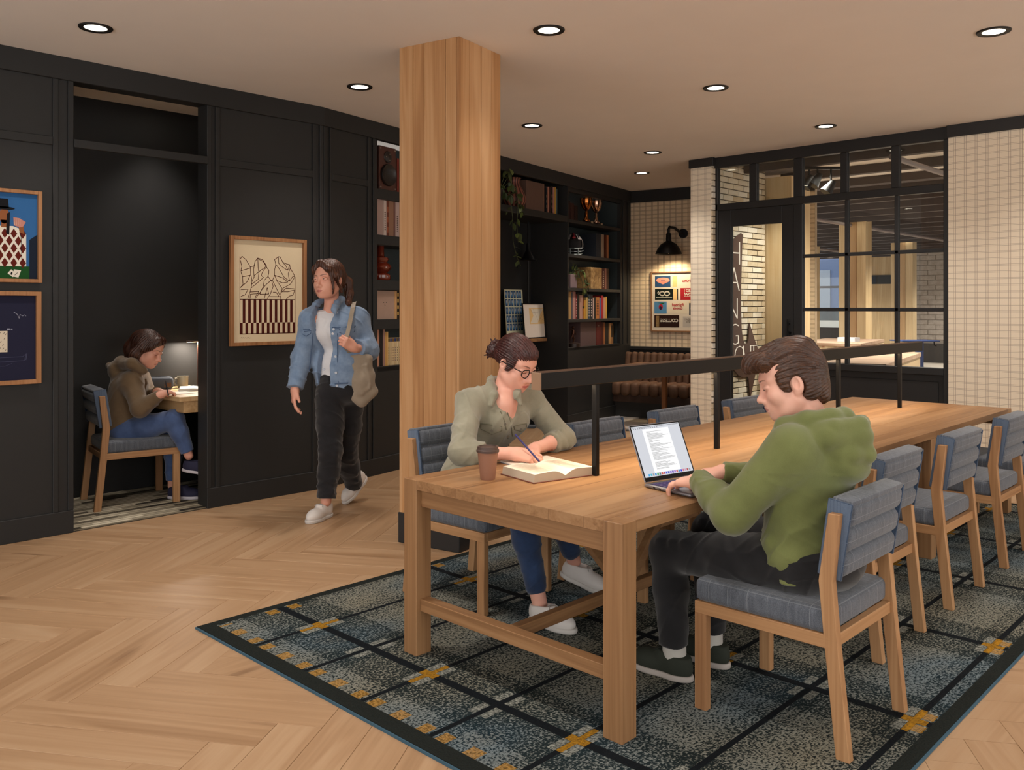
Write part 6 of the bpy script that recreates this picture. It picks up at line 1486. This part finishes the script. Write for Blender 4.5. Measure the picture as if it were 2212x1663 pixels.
# ---------------------------------------------------------------- walking woman
def walker():
    base = on_z(715, 1110, 0); t = person('person in a denim jacket and black jeans walking past the dark wall', (base.x, base.y, 0))
    skin = skin_mat('skin_fair_walker', 'dfa690', 'cf8a76', 'ad625c', '3f2920')
    P = at; f = camv(-.38, -.92, 0); TR = frame(f); Ym = 6.18
    pel = P(735, 842, Ym); bel = P(731, 790, Ym); che = P(724, 715, Ym); nk = P(716, 662, Ym-.01)
    shR, shL = P(673, 690, 6.12), P(771, 688, 6.26); elR, elL = P(652, 775, 6.14), P(797, 757, 6.22); wrR, wrL = P(637, 842, 6.03), P(764, 751, 6.03)
    hipR, hipL = P(712, 862, 6.15), P(757, 862, 6.24); knR, knL = P(714, 975, 6.03), P(748, 978, 6.30); anR, anL = P(704, 1083, 5.98), P(765, 1052, 6.48)
    HO = P(711, 603, Ym-.06); HR = frame(camv(-.47, -.88, -.02), camv(-.06, 0, 1)); hs = 1.16
    sd = SDF(); sd.local()
    sd.ell(pel, (.155, .11, .11), TR, k=.03); sd.ell(bel, (.12, .09, .15), TR, k=.05); sd.ell(che, (.14, .10, .14), TR, k=.05); sd.cap(shR, shL, .05, k=.05)
    sd.cap(nk-V3((0, 0, .05)), HO+HR @ V3((0, -.022, -.06)), .055, .048, k=.03)
    arm(sd, shR, elR, wrR, (.046, .04, .036, .026)); arm(sd, shL, elL, wrL, (.046, .04, .036, .026)); leg(sd, hipR, knR, anR); leg(sd, hipL, knL, anL)
    head(sd, HO, HR, hs, True, lids=False)
    dR = (P(634, 884, 5.98)-wrR).normalized(); dL = (P(744, 738, 5.98)-wrL).normalized()
    hand(sd, wrR, dR, camv(.75, .3, 0), 1, .185, ((.2, .35, .25), (.3, .4, .3), (.35, .45, .3), (.4, .5, .3)), thumb=(.3, .25))
    hand(sd, wrL, dL, camv(-.1, .9, -.2), -1, .18, ((1.0, 1.4, .9), (1.0, 1.4, .9), (1.05, 1.4, .9), (1.1, 1.4, .9)), thumb=(.4, .7))
    sdf_obj('body', sd, skin, t, .007, [(HO, .19, 1), (wrR+dR*.09, .12, 1), (wrL+dL*.06, .12, 1), (HO+HR @ V3((0, .06, -.02)), .12, 1)], face_paint(HO, HR, hs))
    eyes(HO, HR, hs, t, '3d2a1e', gaze=(-.12, 1, -.02)); 
    # t-shirt
    Mt = cloth_mat('white_tee', 'cfd0d4', 'e4e4e7', 500, 8); h = SDF()
    h.ell(pel+V3((0, 0, .08)), (.150, .112, .09), TR, k=.04); h.ell(bel, (.134, .100, .15), TR, k=.05); h.ell(che, (.148, .112, .15), TR, k=.05)
    for q in (-.06, .06): h.ell(che+TR @ V3((q, .075, -.005)), (.058, .048, .058), k=.05)
    h.cap(shR.lerp(shL, .2), shR.lerp(shL, .8), .066, k=.05); h.cut(P(735, 812, Ym), (0, 0, -1)); h.ell(nk+TR @ V3((0, .02, .03)), (.062, .07, .062), k=.01, mode='s')
    h.warp(folds(.006, 26, [(.4, .2, .8)], 2)); sdf_obj('t_shirt', h, Mt, t, .007)
    # denim jacket, open at the front
    Md = cloth_mat('light_denim', '5f7796', '8fa5c0', 600, 16, .9, .2); h = SDF()
    for a, e, w, end in ((shR, elR, wrR, .93), (shL, elL, wrL, .70)):
        h.path([a, e, mixv(e, w, end)], [.080, .070, .056], k=.035); h.cap(mixv(e, w, end-.22), mixv(e, w, end), .057, .055, k=.008); p = mixv(e, w, end+.01); d = (w-e).normalized(); h.cut(p, d, lo=p-V3((.08,)*3), hi=p+V3((.08,)*3))
        for f_ in (-.7, -.45, -.25, -.08, .1, .25, .4):
            p = mixv(a, e, 1+f_) if f_ < 0 else mixv(e, w, f_*end); q = ((e-a) if f_ < 0 else (w-e)).normalized(); s_ = q.orthogonal().normalized()
            h.cap(p+s_*.055+q.cross(s_)*.015, p-s_*.02+q.cross(s_)*.06+q*.03, .012, .008, k=.026)
    hem = P(735, 842, Ym)
    h.ell(pel+V3((0, 0, .08)), (.182, .142, .14), TR, k=.05); h.ell(bel, (.184, .146, .17), TR, k=.06); h.ell(che, (.178, .142, .16), TR, k=.06); h.cap(shR+V3((0, 0, -.012)), shL+V3((0, 0, -.012)), .080, k=.05); h.cap(shR, nk, .06, .06, k=.05); h.cap(shL, nk, .06, .06, k=.05)
    h.cut(hem, (0, 0, -1), k=.006)
    h.box(che+TR @ V3((.012, .20, -.13)), (.056, .18, .42), .02, TR, k=.012, mode='s'); h.ell(nk+TR @ V3((0, .05, .0)), (.070, .10, .075), k=.012, mode='s')
    for q, pts in ((-1, [(.05, -.055, .052), (.075, .0, .05), (.085, .06, .02), (.10, .10, -.035), (.095, .105, -.07)]), (1, None)):
        pts = [(q*x, y, z) for x, y, z in [(.02, -.07, .055), (.068, -.02, .05), (.082, .05, .025), (.092, .10, -.02), (.108, .115, -.05)]]
        h.path([nk+TR @ V3(p) for p in pts], [.020, .022, .024, .024, .012], k=.012)
    h.warp(folds(.012, 28, [(.5, .3, .7), (-.4, .4, .7)], 21)); jk = sdf_obj('jacket', h, Md, t, .0065)
    def onj(px, py, Y0=6.0):
        Q = np.array([at(px, py, Y0-.25+k*.004) for k in range(160)]); dd = h.eval(Q); m = dd < .002; i = int(np.argmax(m)); return V3(Q[i]) if m.any() else None
    Ms = flat('4a5f7e', .9); Mb = flat('8d8f94', .35, .8)
    def stitch(pts, r, nm):
        q = [onj(*p) for p in pts]; q = [p for p in q if p is not None]
        if len(q) > 1: MB().tube(q, r, 6).build(nm, Ms, jk, world=True)
    stitch([(655, 711), (668, 712), (682, 713), (688, 714)], .004, 'chest_seam'); stitch([(717, 707), (730, 708), (748, 706), (768, 704)], .004, 'chest_seam')
    stitch([(656, 716), (672, 714), (671, 720), (661, 726), (653, 721)], .003, 'pocket_flap'); stitch([(732, 712), (766, 707), (766, 716), (750, 724), (733, 718)], .003, 'pocket_flap')
    stitch([(676, 720), (674, 745), (671, 775), (668, 800), (665, 825)], .003, 'placket'); stitch([(729, 720), (729, 745), (729, 775), (730, 800), (732, 828)], .003, 'placket')
    stitch([(662, 828), (670, 829), (677, 830)], .005, 'hem_band'); stitch([(723, 829), (738, 828), (752, 827)], .005, 'hem_band')
    for p in ((684, 705), (721, 711), (725, 770), (726, 805), (728, 833), (664, 833)):
        q = onj(*p)
        if q is not None: MB().cyl(q-camv(0, .006, 0), q+camv(0, .004, 0), .009, n=12).build('button', Mb, jk, world=True)
    # jeans, shoes
    Mj = cloth_mat('black_denim_walker', '131315', '26262a', 700, 12); j = SDF()
    j.ell(pel+V3((0, 0, .05)), (.160, .128, .12), TR, k=.04); j.ell(pel, (.176, .138, .11), TR, k=.04)
    for a, e, w, c_ in ((hipR, knR, anR, .95), (hipL, knL, anL, .97)):
        j.path([a, mixv(a, e, .5), e, mixv(e, w, .4), mixv(e, w, c_)], [.102, .092, .078, .072, .060], k=.035); p = mixv(e, w, c_-.02); j.cap(mixv(e, w, c_-.10), p, .066, .064, k=.006); j.cut(p, w-e, lo=p-V3((.14,)*3), hi=p+V3((.14,)*3))
        for f_ in (.75, .88, 1.0): j.cap(mixv(a, e, f_)+camv(-.06, -.05, .02), mixv(a, e, f_+.06)+camv(.05, -.06, 0), .013, .009, k=.03)
        for f_ in (.15, .5, .7): j.cap(mixv(e, w, f_)+camv(-.05, -.04, .01), mixv(e, w, f_)+camv(.05, -.05, -.02), .012, .009, k=.03)
    j.cut(P(735, 793, Ym), (0, 0, 1)); j.warp(folds(.007, 30, [(.2, .3, 1), (.6, .1, .5)], 9)); jn = sdf_obj('jeans', j, Mj, t, .0065)
    q = P(699, 798, 6.03); MB().cyl(q, q+camv(0, .01, 0), .010, n=14).build('button', Mb, jn, world=True)
    e0, e1 = on_z(713, 1113, .0), on_z(668, 1131, .0); d = (e1-e0).normalized(); shoe(t, e0-d*.015, e0+d*.30, mats=SHOE_W, L=.285)
    e1 = on_z(745, 1089, .0); e0 = P(775, 1052, 6.52); d = (e1-e0).normalized(); shoe(t, e1-d*.275, e1, up=(0, 0, 1), mats=SHOE_W, L=.28)
    # hair
    Mh = hair_mat('chestnut_hair', '23120c', '432416', '6b3f28', (150, 150, 18)); g = SDF().local(HO, HR, hs)
    g.ell((0, -.018, .036), (.078, .098, .090), k=.02); g.ell((0, .032, .062), (.060, .053, .044), k=.02)
    for q in (-1, 1):
        g.path([(q*.012, .070, .098), (q*.052, .060, .060), (q*.070, .030, .010)], [.016, .018, .016], k=.02)
        g.path([(q*.058, .058, .045), (q*.071, .056, -.01), (q*.072, .050, -.06), (q*.062, .050, -.10)], [.011, .0085, .007, .003], k=.008)
        g.path([(q*.070, .01, .01), (q*.078, .0, -.03), (q*.074, -.02, -.08)], [.014, .013, .008], k=.015)
        g.ell((q*.090, -.008, -.016), (.022, .020, .028), k=.006, mode='s')
    g.ell((0, .104, -.026), (.053, .064, .104), k=.008, mode='s'); g.ell((0, .04, -.115), (.062, .07, .06), k=.012, mode='s'); g.ell((0, -.085, 0), (.05, .035, .06), k=.03)
    g.path([(-.02, -.10, .015), (-.03, -.135, -.02), (-.042, -.13, -.09), (-.05, -.105, -.15), (-.05, -.09, -.175)], [.026, .030, .026, .018, .005], k=.015); g.local()
    Rn, On = np.array(HR), np.array(HO)
    def strands(Pt):
        q = (Pt-On) @ Rn/hs; a = np.arctan2(q[:, 0], q[:, 1]+.02)
        return -(.0018*np.sin(52*a+.6*np.sin(14*q[:, 2]))+.0012*np.sin(110*a+.8*np.sin(16*q[:, 2])))
    g.warp(strands); g.ops = [o for o in g.ops if o[4] != 's']+[o for o in g.ops if o[4] == 's']; sdf_obj('hair', g, Mh, t, .0055, [(HO, .3, 1)])
    # tote bag
    Mc = cloth_mat('canvas', '8a7d6c', '9e9180', 450, 6); b = SDF(); n_ = camv(.35, -.94, 0)
    g0 = lambda px, py, dy=0: P(px, py, 6.10+dy)
    c4 = [g0(757, 765), g0(794, 776), g0(806, 845), g0(782, 868), g0(768, 855)]
    cen = sum(c4, V3())/5
    for i in range(5):
        b.cap(c4[i], c4[(i+1) % 5], .022, .022 if i > 1 else .016, k=.03); b.cap(c4[i], cen, .02, .045, k=.05); b.cap(mixv(c4[i], c4[(i+1) % 5], .5), cen, .025, .045, k=.05)
    b.cut(g0(775, 764), camv(-.2, 0, 1), k=.006)
    for a_, e_ in (((762, 790), (785, 820)), ((772, 850), (798, 838)), ((768, 835), (782, 850)), ((790, 790), (800, 830))): b.cap(g0(*a_, -.04), g0(*e_, -.05), .009, .006, k=.025)
    b.warp(folds(.003, 22, [(.6, .3, .5)], 4)); tb_ = thing('tote_bag', 'beige canvas tote bag hanging from the shoulder of the person in the denim jacket', 'bag', tuple(cen)); sdf_obj('body', b, Mc, tb_, .006)
    hnd = wrL+dL*.075
    def strap(pts, w_=.016):
        m = MB(); side = camv(1, 0, .25).normalized(); vs = []; fs = []
        for p in pts: vs += [p-side*w_, p+side*w_, p+side*w_+camv(0, .006, 0), p-side*w_+camv(0, .006, 0)]
        for i in range(len(pts)-1):
            for k in range(4): fs.append((i*4+k, i*4+(k+1) % 4, i*4+4+(k+1) % 4, i*4+4+k))
        m.add(vs, fs, True).build('strap', Mc, tb_, world=True)
    def onj2(px, py): q = onj(px, py); return (q if q is not None else P(px, py, 6.1))+camv(0, -.022, 0)
    strap([P(766, 652, 6.30), P(764, 655, 6.20), P(762, 664, 6.10)]+[P(x, y, d_) for x, y, d_ in ((758, 685, 6.06), (754, 705, 6.04), (750, 722, 6.0))]+[hnd+V3((0, 0, .02)), hnd+V3((0, 0, -.03)), g0(757, 762, -.03)])
    strap([hnd+V3((0, 0, -.01)), g0(762, 757, -.02), g0(778, 768, -.02), g0(783, 775, -.03)], .012)
walker()
# ---------------------------------------------------------------- woman in the alcove
def student():
    t = person('person in a brown hoodie and blue jeans writing at the alcove desk', (2.65, 6.5, .013))
    skin = skin_mat('skin_fair_student', 'dca48e', 'cd8a78', 'a8605a', '3a221a'); P = at
    pel = P(268, 925, 6.55); bel = P(268, 880, 6.55); che = P(278, 838, 6.55); nk = P(293, 798, 6.55)
    shR, shL = P(284, 826, 6.42), P(300, 818, 6.68); elR, elL = P(303, 882, 6.32), P(325, 862, 6.72); wrR, wrL = P(346, 853, 6.30), P(340, 846, 6.55)
    hipR, hipL = P(268, 935, 6.45), P(275, 935, 6.62); knR, knL = P(376, 906, 6.42), P(376, 942, 6.62); anR, anL = P(408, 984, 6.45), P(372, 1050, 6.62)
    HO = P(320, 752, 6.52); HR = frame(camv(.90, -.12, -.44)); hs = 1.12; TR = frame(camv(.95, .15, 0))
    sd = SDF(); sd.ell(pel, (.15, .12, .11), TR, k=.03); sd.ell(bel, (.12, .10, .15), TR, k=.05); sd.ell(che, (.14, .10, .13), TR, k=.05); sd.cap(shR, shL, .05, k=.05)
    sd.cap(nk-V3((0, 0, .04)), HO+HR @ V3((0, -.022, -.055)), .052, .046, k=.03)
    arm(sd, shR, elR, wrR, (.046, .04, .036, .026)); arm(sd, shL, elL, wrL, (.046, .04, .036, .026)); leg(sd, hipR, knR, anR, (.075, .045, .043, .032)); leg(sd, hipL, knL, anL, (.075, .045, .043, .032)); head(sd, HO, HR, hs, True)
    dR = (P(368, 846, 6.36)-wrR).normalized(); dL = (P(362, 848, 6.5)-wrL).normalized()
    hand(sd, wrR, dR, (.1, .1, -1), 1, .17, ((.5, .8, .4), (.6, .9, .5), (.7, .9, .5), (.7, .9, .5)), thumb=(.4, .5)); hand(sd, wrL, dL, (0, 0, -1), -1, .17)
    sdf_obj('body', sd, skin, t, .007, [(HO, .19, 1), (wrR+dR*.09, .12, 1)], face_paint(HO, HR, hs)); lashes(HO, HR, hs, t, flat('2a1a14', .8))
    M = cloth_mat('brown_fleece', '5d4c38', '756149', 500, 7); h = SDF()
    h.ell(pel+V3((0, 0, .03)), (.18, .15, .13), TR, k=.05); h.ell(bel, (.16, .135, .16), TR, k=.06); h.ell(che, (.175, .135, .15), TR, k=.06); h.cap(shR, shL, .078, k=.05)
    for a, e, w in ((shR, elR, wrR), (shL, elL, wrL)):
        h.path([a, e, mixv(e, w, .95)], [.078, .064, .042], k=.035); d = (w-e).normalized(); p = mixv(e, w, .98); h.cut(p, d, lo=p-V3((.07,)*3), hi=p+V3((.07,)*3))
        for f_ in (-.5, -.25, -.08, .1, .25, .42):
            p = mixv(a, e, 1+f_) if f_ < 0 else mixv(e, w, f_); q = ((e-a) if f_ < 0 else (w-e)).normalized(); s_ = q.orthogonal().normalized(); h.cap(p+s_*.05+q.cross(s_)*.015, p-s_*.02+q.cross(s_)*.055+q*.03, .011, .007, k=.024)
    h.path([P(308, 800, 6.42), P(285, 785, 6.40), P(262, 785, 6.50), P(262, 782, 6.62), P(290, 785, 6.68)], [.035, .042, .048, .046, .035], k=.02); h.ell(P(250, 800, 6.53), (.09, .05, .075), TR, k=.03); h.path([P(243, 795, 6.46), P(236, 790, 6.54), P(243, 786, 6.62)], [.018, .024, .018], k=.012)
    h.ell(HO+HR @ V3((0, -.02, -.10)), (.062, .07, .10), k=.012, mode='s'); h.cut(P(268, 938, 6.55), (.25, 0, -1)); h.warp(folds(.008, 26, [(.5, .4, .6), (.2, -.3, 1)], 13)); sdf_obj('hoodie', h, M, t, .007)
    Mj = cloth_mat('blue_denim_student', '37486e', '546a96', 700, 12); j = SDF(); j.ell(pel, (.165, .14, .10), TR, k=.04)
    for a, e, w, c_ in ((hipR, knR, anR, .92), (hipL, knL, anL, .90)):
        j.path([a, mixv(a, e, .5), e, mixv(e, w, .35), mixv(e, w, c_)], [.098, .088, .070, .064, .048], k=.03); p = mixv(e, w, c_-.02); j.cut(p, w-e, lo=p-V3((.12,)*3), hi=p+V3((.12,)*3))
    j.cut((0, 0, .482), (0, 0, -1), lo=(2.3, 6.1, .3), hi=(2.78, 6.9, .6)); j.warp(folds(.007, 30, [(.8, .1, .5), (.2, .3, 1)], 15)); sdf_obj('jeans', j, Mj, t, .007)
    Mn = (flat('23233c', .8), flat('b9b4bc', .6), flat('15152a', .8))
    a, e = P(361, 1068, 6.55), P(425, 1064, 6.55); a.z = e.z = .013; d = (e-a).normalized(); shoe(t, a, a+d*.27, mats=Mn, L=.27)
    a = P(398, 1000, 6.45); d = camv(.93, -.05, -.12).normalized(); shoe(t, a-d*.02-V3((0, 0, .06)), a+d*.25-V3((0, 0, .06)), mats=Mn, L=.265)
    Mh = hair_mat('dark_brown_hair', '1d100b', '3a2118', '5d3a29', (120, 120, 20)); g = SDF().local(HO, HR, hs)
    g.ell((0, -.018, .034), (.079, .099, .090), k=.02); g.ell((0, .032, .060), (.061, .053, .045), k=.02); g.path([(.0, -.08, .02), (.0, -.10, -.05), (.0, -.085, -.12)], [.06, .05, .035], k=.03)
    for q in (-1, 1): g.path([(q*.066, -.01, .02), (q*.078, -.025, -.05), (q*.076, -.03, -.12), (q*.068, -.02, -.15)], [.028, .034, .030, .016], k=.02); g.path([(q*.03, .06, .085), (q*.062, .045, .035), (q*.072, .015, .0)], [.018, .018, .018], k=.02)
    g.ell((0, .096, -.04), (.064, .066, .098), k=.012, mode='s'); g.ell((0, .05, -.13), (.06, .08, .07), k=.012, mode='s'); g.local(); Rn, On = np.array(HR), np.array(HO)
    def strands(Pt):
        q = (Pt-On) @ Rn/hs; a = np.arctan2(q[:, 0], q[:, 1]-.03); return -(.0022*np.sin(44*a+.6*np.sin(14*q[:, 2]))+.0014*np.sin(97*a+.8*np.sin(16*q[:, 2])))
    g.warp(strands); g.ops = [o for o in g.ops if o[4] != 's']+[o for o in g.ops if o[4] == 's']; sdf_obj('hair', g, Mh, t, .006, [(HO, .3, 1)])
    tip = P(364, 856, 6.30); tip.z = DZ+.01; top = P(357, 822, 6.33); pn = MB().cyl(tip, top, .0045, .0045, 10); tag(pn.build('pen', flat('1a1a22', .35, 0, .5), origin=tuple(tip)), 'black and white pen held by the person in the brown hoodie', 'pen')
student()
